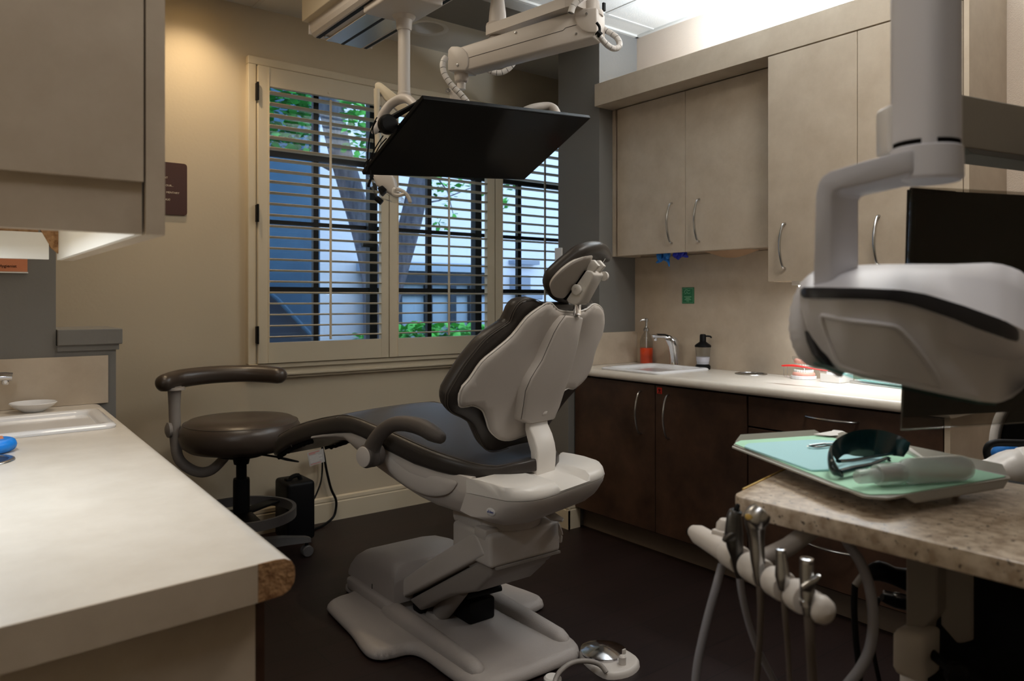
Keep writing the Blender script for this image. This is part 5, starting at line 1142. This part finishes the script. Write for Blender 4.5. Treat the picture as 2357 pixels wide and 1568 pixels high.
# ================================================================== BLACK MONITOR WITH ITS CEILING BEAM
ma = math.radians(74); mw = (D_*math.cos(ma)+R_*math.sin(ma)); mnv = mw.cross(Vector((0, 0, 1))); mnv = mnv if mnv.dot(D_) > 0 else -mnv
PM = at_t(2085, 690, 1.25)
def MP(x, y, o=0): return on_plane(x, y, PM+mnv*o, mnv)
mon = thing('monitor', 'black monitor in a clear acrylic shield behind the dental light, hung from a beige beam', 'monitor', PM+mw*.3)
tl_, bl_ = MP(2094, 436), MP(2080, 961)
def mquad(a, c, L, dz0, dz1): return [a, a+mw*L+Vector((0, 0, dz0)), c+mw*L+Vector((0, 0, dz1)), c]
b = B(); f4 = mquad(tl_, bl_, .62, 0, 0); cc = sum(f4, Vector())/4; b.loft([f4, [p+mnv*.006 for p in f4], [cc+(p-cc)*.93+mnv*.02 for p in f4], [cc+(p-cc)*.8+mnv*.045 for p in f4]]); b.build('bezel', 'black', mon, smooth=False)
i0, i1 = tl_+mw*.012-Vector((0, 0, .014)), bl_+mw*.012+Vector((0, 0, .02))
b = B(); b.prism(mquad(i0-mnv*.0006, i1-mnv*.0006, .596, 0, 0), mnv*.001); b.build('screen', 'screen_dull', mon, smooth=False)
b = B(); s0, s1 = MP(2096, 429, -.006), MP(2072, 989, -.012); b.prism(mquad(s0-mnv*.002, s1-mnv*.002, .66, 0, .0), mnv*.003); b.build('acrylic_shield', 'acrylic', mon, smooth=False)
b = B(); 
for f, g in ((s0, s1),): b.tube([f-mnv*.002, g-mnv*.002, g-mnv*.002+mw*.66], .0018, 6)
b.build('shield_edge', 'clear', mon)
b = B(); b.prism([MP(2100, 432, -.004), MP(2200, 440, -.004), MP(2200, 450, -.004), MP(2100, 442, -.004)], mnv*.006); b.build('shield_clip', 'black_soft', mon, smooth=False)
ba = math.radians(64); bw = D_*math.cos(ba)+R_*math.sin(ba); bn = bw.cross(Vector((0, 0, 1))); bn = bn if bn.dot(D_) > 0 else -bn
PB = at_t(2205, 690, 1.42)
def BP(x, y): return on_plane(x, y, PB, bn)
a0, a1 = BP(2200, 214), BP(2208, 338); 
b = B(); b.prism([a0, a0+bw*.75, a1+bw*.75, a1], bn*.085, .003); b.build('beam', 'beam_grey', mon, smooth=False)
b = B(); q0 = a1+bw*.02-Vector((0, 0, .006)); b.prism([q0+Vector((0, 0, .006)), q0+bw*.7+Vector((0, 0, .006)), q0+bw*.7-Vector((0, 0, .004)), q0+bw*.02-Vector((0, 0, .004))], bn*.075, .001); b.build('beam_liner', 'wall_grey', mon, smooth=False)
q = a0+bw*.62+bn*.042
b = B(); b.tube([Vector((q.x, q.y, a0.z-.02)), Vector((q.x, q.y, ZC))], .03, 20); b.build('beam_post', 'trim_cream', mon)
m2 = tl_+mw*.47+mnv*.05
b = B(); b.box(m2.x-.02, m2.x+.02, m2.y-.02, m2.y+.02, bl_.z+.16, a1.z+.01, .004); b.tube([m2+Vector((0, 0, -.15)), m2+Vector((0, 0, -.15))-mnv*.03], .04, 14); q3 = m2.copy(); q3.z = a1.z+.01
b.tube([q3, q3+(a1+bw*.45+bn*.04-q3)], .02, 10); b.build('hanger', 'black_soft', mon)
# ================================================================== GRANITE TOPPED INSTRUMENT CART
ZG = .96
g0, g1, g2 = at_z(1684, 1140, ZG), at_z(2357, 1298, ZG), at_z(1795, 1086, ZG)
ge = (g1-g0).normalized(); gl = (g2-g0).normalized()
gp = [g0, g0+ge*.78, g0+ge*.78+gl*.46, g0+gl*.46]
cart = thing('instrument_cart', 'granite topped instrument cart in the right foreground', 'cart', (g0.x+.2, g0.y-.2, 0))
b = B(); b.prism(round_poly([Vector((p.x, p.y, ZG-.031)) for p in gp], .022, 6), (0, 0, .031), .003, 2); b.build('granite_top', 'granite', cart, ang=40)
b = B(); q = g0+gl*.05+Vector((0, 0, .0006)); b.prism([q-Vector((0, 0, .003)), q+gl*.4-Vector((0, 0, .003)), q+gl*.4-ge*.003-Vector((0, 0, .003)), q-ge*.003-Vector((0, 0, .003))], (0, 0, .003)); b.build('edge_tape', 'yellow', cart, smooth=False)
gc = g0+ge*.36+gl*.2
def GT(x, y, t): return at_t(x, y, t)
b = B(); b.prism([GT(x, y, 1.22) for x, y in ((2084, 1262), (2158, 1290), (2158, 1412), (2150, 1424), (2126, 1446), (2125, 1465), (2052, 1455), (2084, 1440))], X1*.05, .004); b.build('front_bracket', 'plastic_grey', cart, smooth=False)
b = B(); b.prism([GT(x, y, 1.2) for x, y in ((2052, 1450), (2130, 1462), (2128, 1575), (2100, 1570), (2062, 1556), (2051, 1535))], X1*.06, .008); b.build('knee_cover', 'plastic', cart, ang=50)
b = B(); b.prism([GT(x, y, 1.24) for x, y in ((2164, 1290), (2242, 1320), (2242, 1475), (2205, 1485), (2164, 1440))], X1*.05, .005); b.build('side_plate', 'plastic_grey', cart, smooth=False)
pb = GT(2103, 1560, 1.27)
b = B(); b.tube([Vector((pb.x, pb.y, .05)), Vector((pb.x, pb.y, .70))], .021, 20); b.build('pole', 'plastic', cart)
b = B(); c3 = GT(2300, 1500, 1.3); b.box(c3.x-.10, c3.x+.22, c3.y-.16, c3.y+.1, .28, .925, .012, 2); b.build('control_cabinet', 'black_soft', cart, smooth=False)
b = B(); kq = GT(2196, 1548, 1.16); b.lathe([(0, 0), (.017, 0), (.019, .006), (.018, .014), (.01, .018), (0, .019)], kq, -D_, 20); b.tube([kq, kq+D_*.12], .008, 8); b.build('knob', 'black', cart)
b = B(); b.lathe([(0, 0), (.2, 0), (.2, .02), (.17, .04), (.04, .055), (0, .055)], (pb.x+.03, pb.y-.02, .0), n=36); b.build('foot', 'black_soft', cart)
b = B(); b.box(pb.x-.02, c3.x, c3.y-.03, pb.y+.03, .86, .929, .006); b.build('carrier', 'plastic_grey', cart, smooth=False)
# holder bar under the front edge
ZH = .88
h0, h1 = at_z(1600, 1226, ZH), at_z(1888, 1402, ZH); hdv = (h1-h0); HL = hdv.length; hdv.normalize(); hs = Vector((-hdv.y, hdv.x, 0)); hs = hs if hs.dot(Vector((-1, 0, 0))) > 0 else -hs
def HB(px, py): return at_z(px, py, ZH)
hb_ = None
stops = [(1600, 1226), (1662, 1268), (1668, 1272), (1694, 1292), (1708, 1302), (1748, 1324), (1762, 1336), (1800, 1354), (1815, 1366), (1848, 1382), (1866, 1392), (1900, 1412)]
st = [max(0, min(HL+.01, (HB(x, y)-h0).dot(hdv))) for x, y in stops]
for i in range(0, len(st), 2):
    p, q = h0+hdv*st[i], h0+hdv*st[i+1]; r = .0185 if i == 0 else .021
    b = B(); 
    if i == 0: b.tube([p, p.lerp(q, .15), q], [.0125, .0165, .018], 24, rend=True)
    elif i == 10: b.lathe([(r*math.cos(a), -r*math.sin(a)*1.0) for a in [k*PI/2/6 for k in range(7)]][::-1]+[(r, .0), (r, .012), (r*.86, .024), (r*.5, .031), (0, .033)] if False else [(0, -.016), (.010, -.0145), (.0165, -.007), (.0185, .002), (.0165, .012), (.010, .018), (0, .0205)], (p+q)/2, hdv, 28)
    else: b.lathe([(0, 0), (.0195, 0), (r, .004), (r, (q-p).length-.004), (.0195, (q-p).length), (0, (q-p).length)], p, hdv, 28)
    b.build('holder', 'plastic', cart, ang=50)
b = B(); b.tube([h0+hdv*.06-hs*.012, h0+hdv*(HL-.02)-hs*.012], .012, 12); p = h0+hdv*.16; b.tube([p-hs*.01, p-hs*.07+Vector((0, 0, .02)), p-hs*.12+Vector((0, 0, .048))], .014, 10); b.build('holder_rail', 'plastic_grey', cart)
b = B(); b.lathe([(0, 0), (.0075, 0), (.0075, .006), (0, .006)], h0-hdv*.013+Vector((0, 0, -.004)), -hdv, 16); b.build('holder_mouth', 'black', cart)
q = at_z(1670, 1222, .90); b = B(); b.lathe([(0, 0), (.011, .001), (.0155, .009), (.0145, .02), (.009, .027), (0, .029)], q-Vector((0, 0, .008)), (0, 0, 1), 20); b.box(q.x-.022, q.x-.01, q.y-.012, q.y+.012, q.z-.004, q.z+.004, .002); b.build('holder_knob', 'plastic', cart)
# the instruments standing in the holders, each with its hose
def tz(px): return interp([(1600, 1.2875), (1690, 1.16), (1740, 1.09), (1800, 1.03), (1857, .985), (1900, .957)], px)-.018
def instrument(name, label, px, rad, m, hose, hr, hm, extra=None):
    t0 = tz(px[0][0]); th = thing(name, label, 'dental handpiece', at_t(*px[-1], t0), 'instruments in the cart holders')
    b = B(); b.tube([at_t(x, y, t0) for x, y in px], [r*t0/F for r in rad], 18, sm=4); bo = b.build('body', m, th, ang=60)
    b = B(); b.tube([at_t(x, y, t0+dt) for x, y, dt in hose], [r*t0/F for r in hr], 12, sm=5); b.build('hose', hm, th)
    if extra: extra(th, t0, bo)
    return th
def ex1(th, t0, bo):
    b = B(); p = at_t(1694, 1178, t0); b.lathe([(0, 0), (.0085, 0), (.0085, .004), (.005, .004), (.005, .001), (0, .001)], p+Vector((0, 0, -.002)), (.1, -.3, 1), 18); b.tube([p, p+Vector((.004, 0, .008))], .004, 8, rend=True); b.build('nozzle', 'black', th)
    b = B(); b.prism([at_t(x, y, t0-.014) for x, y in ((1664, 1248), (1668, 1240), (1684, 1226), (1696, 1227), (1698, 1238), (1690, 1246), (1672, 1251))], D_*.01, .002); b.build('lever', 'dark_steel', th)
instrument('suction_valve', 'dark suction valve with a grey lever, first in the cart holder', [(1693, 1176), (1690, 1190), (1689, 1230), (1692, 1258), (1697, 1285), (1703, 1330)], [13, 17, 21, 19, 14, 9], 'dark_steel', [(1702, 1320, 0), (1708, 1370, .0), (1722, 1430, .01), (1742, 1490, .02), (1775, 1555, .04), (1820, 1640, .06)], [9, 8, 8, 8, 8, 8], 'tube_grey', ex1)
def ex2(th, t0, bo):
    b = B(); b.lathe([(0, 0), (.014, 0), (.0175, .006), (.0175, .018), (.0145, .026), (0, .028)], at_t(1741, 1192, t0)+Vector((-.010, .002, -.008)), (.55, -.35, .75), 24); b.build('head', 'steel', th, ang=60)
    b = B(); q = at_t(1722, 1190, t0-.018); b.lathe([(0, 0), (.0045, 0), (.004, .003), (0, .0035)], q, -D_+Vector((0, 0, .4)), 14); b.build('marker', 'yellow', th)
instrument('turbine_handpiece', 'polished steel handpiece with a yellow dot, second in the cart holder', [(1734, 1180), (1738, 1205), (1741, 1240), (1744, 1290), (1748, 1345)], [23, 24, 18, 16, 9], 'steel', [(1748, 1335, 0), (1751, 1400, 0), (1749, 1470, .01), (1744, 1540, .02), (1738, 1640, .03)], [8, 8, 7, 7, 7], 'tube_brown', ex2)
def cup(px, py, r):
    def f(th, t0, bo):
        b = B(); b.lathe([(r*.62*t0/F, .0), (r*.66*t0/F, .0015), (r*t0/F, .001), (r*1.03*t0/F, -.003), (r*t0/F, -.005)], at_t(px, py, t0)+Vector((0, 0, .0015)), (0, 0, 1), 24); b.build('rim', 'chrome', th)
        b = B(); b.lathe([(0, 0), (r*.63*t0/F, 0), (r*.63*t0/F, .0006), (0, .0006)], at_t(px, py, t0)+Vector((0, 0, .0012)), (0, 0, 1), 20); b.build('bore', 'black', th)
        if px > 1840:
            b = B(); b.prism([at_t(x, y, t0-.014) for x, y in ((1845, 1350), (1868, 1336), (1882, 1326), (1891, 1324), (1892, 1332), (1878, 1348), (1868, 1366), (1846, 1362))], D_*.008, .002); b.build('lever', 'steel', th)
            b = B(); b.tube([at_t(1855, 1378, t0), at_t(1858, 1392, t0)], 16*t0/F, 16); b.build('clamp_ring', 'chrome', th)
    return f
instrument('air_connector', 'short tapered steel connector, third in the cart holder', [(1797, 1268), (1798, 1285), (1801, 1325), (1804, 1358)], [11, 12, 17, 11], 'steel', [(1804, 1350, 0), (1808, 1420, 0), (1814, 1500, .01), (1821, 1640, .02)], [8, 7, 6, 6], 'tube_brown', cup(1797, 1268, 11))
instrument('syringe_connector', 'wide steel connector with a small lever, nearest in the cart holder', [(1857, 1290), (1857, 1330), (1859, 1375), (1862, 1415)], [15, 16, 17, 13], 'steel', [(1862, 1405, 0), (1865, 1470, 0), (1869, 1540, .01), (1873, 1640, .02)], [12, 11, 11, 11], 'tube_brown', cup(1857, 1290, 15))
tag(B().tube([at_t(x, y, t) for x, y, t in ((1662, 1300, 1.21), (1650, 1345, 1.2), (1632, 1410, 1.2), (1615, 1480, 1.2), (1603, 1545, 1.2), (1596, 1640, 1.2))], [.0065]*6, 12, sm=5).build('suction_hose', 'tube_grey'), 'pale grey hose hanging from the far end of the cart holder', 'hose')
tag(B().tube([at_t(x, y, t) for x, y, t in ((1935, 1225, 1.2), (1955, 1256, 1.16), (1982, 1298, 1.14), (2002, 1355, 1.13), (2010, 1425, 1.12), (2003, 1490, 1.12), (1980, 1540, 1.12), (1945, 1585, 1.12), (1900, 1650, 1.13))], [.0078]*9, 14, sm=6).build('supply_hose', 'tube_grey'), 'thick grey hose looping out from under the granite top', 'hose')
t = thing('power_lead', 'thin black lead with a pale plug hanging behind the thick grey hose', 'cable', at_t(1970, 1450, 1.3))
b = B(); b.tube([at_t(x, y, 1.3) for x, y in ((1968, 1345), (1966, 1400), (1970, 1470), (1976, 1530), (1984, 1640))], .0055, 10, sm=4); b.build('cable', 'black', t)
b = B(); b.tube([at_t(1990, 1318, 1.3), at_t(1968, 1348, 1.3)], .0058, 10); b.build('plug', 'plastic_grey', t)
t = thing('connector_block', 'black cluster of hose connectors between the grey hose and the cart bracket', 'connectors', at_t(2045, 1350, 1.33))
b = B(); b.tube([at_t(x, y, 1.33) for x, y in ((2000, 1322), (2025, 1315), (2055, 1325), (2090, 1335))], [.012, .018, .016, .02], 12, sm=3); b.tube([at_t(x, y, 1.33) for x, y in ((2030, 1375), (2060, 1385), (2092, 1390))], [.007, .011, .013], 10, sm=3); b.build('couplings', 'black', t)
b = B(); b.tube([at_t(2034, 1362, 1.32), at_t(2060, 1368, 1.32)], .003, 8); b.tube([at_t(2063, 1370, 1.315), at_t(2084, 1374, 1.315)], .0048, 10, rend=True); b.build('ferrule', 'steel', t)
b = B(); b.tube([at_t(x, y, 1.34) for x, y in ((2025, 1376), (2012, 1410), (2008, 1480), (2020, 1550), (2040, 1640))], .004, 8, sm=3); b.build('lead', 'black', t)
# ================================================================== TRAY AND WHAT LIES ON IT
ZTR = .988
def TZ(x, y, dz=0): return at_z(x, y, ZTR+dz)
tray = thing('instrument_tray', 'pale grey tray with flared rims standing over the granite cart top', 'tray', TZ(2000, 1070))
fl = [TZ(x, y) for x, y in ((1688, 1024), (1700, 1012), (1885, 1002), (1908, 1006), (2322, 1095), (2326, 1101), (2080, 1140), (2045, 1147), (1990, 1143), (1958, 1130))]
fc_ = sum(fl, Vector())/len(fl)
b = B(); b.prism(round_poly(fl, .006, 3), (0, 0, -.003)); b.build('base', 'tray', tray, smooth=False)
def flap(a, c, out, up, name='rim', cut=.02):
    e = (c-a).normalized(); n = e.cross(Vector((0, 0, 1))); n = n if n.dot((a+c)/2-fc_) > 0 else -n
    p = [a, c, c+n*out+Vector((0, 0, up))-e*cut, a+n*out+Vector((0, 0, up))+e*cut]
    B().prism(p, (0, 0, -.0025)).build('rim', 'tray', tray, smooth=False)
flap(TZ(1692, 1017), TZ(1900, 1003), .010, .012); flap(TZ(1908, 1006), TZ(2320, 1094), .016, .013); flap(TZ(2322, 1101), TZ(2080, 1140), .004, -.011); flap(TZ(1958, 1130), TZ(1686, 1026), .012, .002)
b = B(); 
for x, y in ((1800, 1040), (2050, 1110), (2200, 1090)): q = TZ(x, y); b.tube([Vector((q.x, q.y, ZG)), Vector((q.x, q.y, ZTR-.002))], .006, 8)
b.build('feet', 'black_soft', tray)
def sheet(name, label, px, z, m, th=.0012, parent=None):
    b = B(); b.prism(round_poly([at_z(x, y, ZTR+z) for x, y in px], .008, 4), (0, 0, th)); return tag(b.build(name, m, smooth=False), label, 'paper')
sheet('tray_paper', 'mint green paper lining the instrument tray', ((1690, 1022), (1708, 1014), (1880, 1004), (1912, 1008), (2318, 1098), (2080, 1138), (2000, 1140), (1960, 1128)), .0004, 'green_paper')
sheet('bib', 'pale blue folded bib on the green tray paper', ((1712, 1031), (1722, 1024), (1872, 1015), (1960, 1020), (2040, 1062), (1985, 1082), (1868, 1086)), .002, 'aqua_paper', .003)
t = tag(B().pillow([Vector(p) for p in ((0, 0), (.06, -.004), (.085, -.02), (.06, -.045), (.01, -.03))], lambda u, v, w: TZ(1872, 1006)+Vector((u*.9, v+u*-.1, .006+w)), .006, .004, .01, .012).build('gauze', 'white'), 'white gauze pad behind the dark goggles on the tray', 'gauze')
t = thing('tweezers', 'small steel instrument lying on the blue bib', 'instrument', TZ(1890, 1029, .006))
b = B(); b.tube([TZ(1858, 1027, .008), TZ(1880, 1029, .009), TZ(1900, 1027, .009), TZ(1925, 1024, .009)], [.002, .004, .003, .0035], 8, sm=3, flat=(.5, (0, 0, 1))); b.build('arm', 'steel', t)
b = B(); b.tube([TZ(1862, 1026, .011), TZ(1895, 1022, .013), TZ(1925, 1022, .012)], .0022, 8); b.build('arm', 'steel', t)
t = thing('swab', 'white plastic swab stick to the right of the goggles', 'swab', TZ(2110, 1050, .006))
b = B(); b.tube([TZ(2092, 1038, .016), TZ(2112, 1050, .012), TZ(2135, 1064, .006)], [.007, .005, .002], 8, sm=3, rend=True); b.build('stick', 'white', t)
# dark wraparound goggles
t = thing('goggles', 'dark green wraparound goggles lying on the tray', 'goggles', TZ(1960, 1080))
tg = 1.33
def G(x, y, dt=0): return at_t(x, y, tg+dt)
def strip(b, top, bot, th=.003):
    rings = []
    for a, c in zip(top, bot):
        m = (a+c)/2; n = (m-E_).normalized(); rings.append([a-n*th, a+n*th, m+n*th*1.4, c+n*th, c-n*th, m-n*th*.6])
    b.loft(rings)
b = B(); top = smooth_line([G(1912, 1040, -.05), G(1918, 1018, -.04), G(1940, 1002, -.02), G(1968, 992, .0), G(2005, 988, .02), G(2045, 994, .02), G(2080, 1008, .0), G(2096, 1020, -.02)], 3)
bot = smooth_line([G(1926, 1062, -.05), G(1938, 1050, -.04), G(1950, 1046, -.02), G(1968, 1050, .0), G(2000, 1051, .02), G(2030, 1046, .02), G(2062, 1050, .0), G(2082, 1046, -.02)], 3); strip(b, top, bot); b.build('lens', 'goggle', t, ang=60)
b = B(); b.tube([G(1914, 1032, -.055), G(1911, 1052, -.09), G(1915, 1072, -.11), G(1926, 1088, -.12), G(1938, 1092, -.12)], [.006, .009, .011, .010, .006], 10, sm=4, flat=(.5, R_)); b.build('side_shield', 'goggle', t, ang=60)
b = B(); b.tube([G(1930, 1062, -.10), G(1960, 1060, -.06), G(2000, 1053, -.02), G(2046, 1046, .0), G(2078, 1042, .01)], [.005, .005, .004, .004, .003], 8, sm=3, flat=(.6, (0, 0, 1))); b.tube([G(1932, 1086, -.12), G(1965, 1078, -.1), G(2010, 1068, -.07), G(2044, 1054, -.04), G(2046, 1062, -.04)], [.006, .007, .005, .004, .003], 8, sm=3, flat=(.6, (0, 0, 1))); b.build('temple', 'goggle', t, ang=60)
b = B(); strip(b, [G(2062, 1012, -.005), G(2082, 1012, -.015), G(2095, 1020, -.025)], [G(2064, 1050, -.005), G(2080, 1052, -.015), G(2092, 1036, -.025)], .004); b.build('hinge', 'goggle', t)
# spray bottle lying down
t = thing('spray_bottle', 'clear spray bottle lying on the green tray paper', 'bottle', TZ(2090, 1110))
a_, c_ = TZ(1972, 1098, .019), TZ(2230, 1080, .019); ad = (c_-a_); BL = ad.length; ad.normalize()
s_ = BL/.25
b = B(); b.lathe([(0, BL), (.012, BL), (.018, BL-.006), (.0205, BL-.018), (.0205, BL*.46), (.019, BL*.43), (.014, BL*.40), (.0125, BL*.38), (.012, BL*.38), (.0175, BL*.46), (.0192, BL*.5), (.0192, BL-.02), (.012, BL-.004), (0, BL-.004)], a_+Vector((0, 0, .003)), ad, 28); b.build('bottle', 'milky', t)
b = B(); b.lathe([(0, BL*.17), (.0155, BL*.17), (.0165, BL*.19), (.0165, BL*.37), (.0155, BL*.385), (0, BL*.385)], a_+Vector((0, 0, .001)), ad, 24); b.build('collar', 'milky', t); 
b = B(); b.lathe([(0, 0), (.009, 0), (.011, .004), (.0115, BL*.17), (0, BL*.17)], a_, ad, 22); b.build('nozzle', 'milky', t)
b = B(); b.lathe([(0, BL*.19), (.012, BL*.19), (.012, BL*.36), (0, BL*.36)], a_+Vector((0, 0, .001)), ad, 20); b.build('pump', 'plastic_grey', t)
b = B(); b.tube([a_+ad*BL*.36+Vector((0, 0, .001)), a_+ad*BL*.9-Vector((0, 0, .01))], .0018, 8); b.build('dip_tube', 'plastic_white', t)
# ================================================================== RIGHT EDGE, BEHIND THE TRAY
t = thing('equipment_stand', 'white rounded equipment housing at the right edge behind the tray', 'equipment', at_t(2370, 1100, 1.55))
pl = at_t(2360, 1110, 1.6)
o = [on_plane(x, y, pl, D_) for x, y in ((2262, 1076), (2285, 1058), (2315, 1042), (2357, 1031), (2420, 1026), (2480, 1040), (2520, 1090), (2500, 1180), (2400, 1200), (2290, 1180))]
b = B(); b.pillow(smooth_line([Vector(((p-pl).dot(R_), p.z-pl.z)) for p in o], 4, True), lambda u, v, w: pl+R_*u+Vector((0, 0, v))-D_*w, .05, .06, .05, .04); b.build('housing', 'plastic_white', t, ang=70)
q = pl+R_*.03; b = B(); b.tube([Vector((q.x, q.y, .03)), Vector((q.x, q.y, .88))], .03, 18); b.lathe([(0, 0), (.18, 0), (.18, .015), (.04, .035), (0, .035)], (q.x, q.y, 0), n=32); b.build('stand', 'plastic_grey', t)
b = B(); b.tube([at_t(x, y, 1.66) for x, y in ((2275, 1058), (2271, 1040), (2276, 1026), (2292, 1020), (2330, 1020), (2400, 1022))], .008, 10, sm=4); b.build('cable', 'black', t)
random.seed(3); b = B(); pl2 = at_t(2310, 1035, 1.72)
o = [on_plane(x, y, pl2, D_) for x, y in ((2283, 1042), (2286, 1030), (2300, 1020), (2312, 1011), (2325, 1014), (2338, 1026), (2345, 1040), (2345, 1062), (2284, 1062))]
b.pillow([Vector(((p-pl2).dot(R_), p.z-pl2.z)) for p in o], lambda u, v, w: pl2+R_*u+Vector((0, 0, v))-D_*w, .02, .02, .02, .02); tag(b.build('glove', 'blue_mid', ang=70), 'crumpled blue glove behind the white housing at the right edge', 'glove')
t = thing('chair_back', 'white rimmed dark chair back at the right edge below the black monitor', 'chair', at_t(2400, 1100, 2.0))
pl3 = at_t(2400, 1000, 2.0)
o = [on_plane(x, y, pl3, D_) for x, y in ((2288, 1060), (2288, 1010), (2295, 975), (2306, 950), (2330, 915), (2380, 890), (2450, 890), (2500, 930), (2520, 1000), (2510, 1120), (2300, 1120))]
o2 = smooth_line([Vector(((p-pl3).dot(R_), p.z-pl3.z)) for p in o], 4, True)
b = B(); b.pillow([p*.93 for p in o2], lambda u, v, w: pl3+R_*u+Vector((0, 0, v))-D_*w, .012, .02, .02, .04); b.build('mesh_panel', 'black_soft', t, ang=70)
b = B(); b.tube([pl3+R_*p.x+Vector((0, 0, p.y)) for p in o2], .012, 10, closed=True); b.build('rim', 'plastic_white', t, ang=70)
b = B(); b.tube([pl3+R_*p.x*.955+Vector((0, 0, p.y*.955))-D_*.01 for p in o2], .005, 8, closed=True); b.build('piping', 'dark_steel', t, ang=70)
q = pl3+R_*.05+D_*.03; b = B(); b.tube([Vector((q.x, q.y, .03)), Vector((q.x, q.y, .80))], .025, 14); b.lathe([(0, 0), (.2, 0), (.19, .03), (.03, .05), (0, .05)], (q.x, q.y, 0), n=28); b.build('stand', 'black', t)
# ================================================================== LIGHT
def area(name, loc, size, energy, color, rot=(0, 0, 0), spread=180):
    l = bpy.data.lights.new(name, 'AREA'); l.shape = 'RECTANGLE'; l.size, l.size_y = size; l.energy = energy; l.color = color; l.spread = math.radians(spread)
    o = bpy.data.objects.new(name, l); COL.objects.link(o); o.location = loc; o.rotation_euler = rot; return o
area('cove_lamp', (3.13, 1.78, ZT+.065), (.05, 1.05), 58, (.72, .85, 1), (PI, 0, 0))
area('under_cabinet_lamp', (3.13, 1.59, 1.332), (.05, .66), 4.6, (.86, .93, 1))
area('left_under_cabinet_lamp', (.03, 1.7, 1.415), (.05, .66), 3.7, (.80, .90, 1))
def spot(name, loc, energy, color, cone, blend=.15, r=.03):
    l = bpy.data.lights.new(name, 'SPOT'); l.energy = energy; l.color = color; l.spot_size = math.radians(cone); l.spot_blend = blend; l.shadow_soft_size = r
    o = bpy.data.objects.new(name, l); COL.objects.link(o); o.location = loc; return o
spot('warm_downlight', (CANS[1][0], CANS[1][1], ZC+.03), 36, (1, .77, .5), 112, 1., .03)
# unseen ceiling panels added as fill light for chair, left wall and foreground
for k, (x, y, e) in enumerate(((2.035, .845, 20), (.815, 2.675, 8), (.205, .235, 6.5))):
    t = thing('ceiling_fill_light', ('unseen fill light panel between the viewer and the chair', 'unseen fill light panel added over the left worktop', 'unseen fill light panel added just above the viewer')[k], 'light', (x, y, ZC-.02))
    B().box(x-.3, x+.3, y-.3, y+.3, ZC-.012, ZC-.004, .002).build('panel', 'white', t, smooth=False)  # body of the added, unseen fill light
    area('ceiling_fill_lamp', (x, y, ZC-.02), (.55, .55), e, ((1, .95, .88), (1, .87, .7), (.98, .98, 1))[k])
w = bpy.data.worlds.new('World'); S.world = w; w.use_nodes = True
w.node_tree.nodes['Background'].inputs[0].default_value = (.76, .87, 1.0, 1); w.node_tree.nodes['Background'].inputs[1].default_value = 3.3
# ================================================================== CAMERA
c = bpy.data.cameras.new('camera'); c.sensor_width = 36; c.lens = 36*F/2357; c.shift_y = -(784-HY)/2357; c.shift_x = (1178.5-CX)/2357; c.clip_start = .02
c.dof.use_dof = True; c.dof.focus_distance = 2.6; c.dof.aperture_fstop = 4.5
cam = bpy.data.objects.new('camera', c); COL.objects.link(cam); cam.location = (0, 0, EYE); cam.rotation_euler = (PI/2, 0, -YAW); S.camera = cam
S.view_settings.view_transform = 'Standard'; S.view_settings.look = 'None'; S.view_settings.gamma = 1; S.view_settings.exposure = 0; S.view_settings.use_curve_mapping = False
S.cycles.use_denoising = True; S.cycles.max_bounces = 8; S.cycles.transparent_max_bounces = 24; S.cycles.sample_clamp_indirect = 4
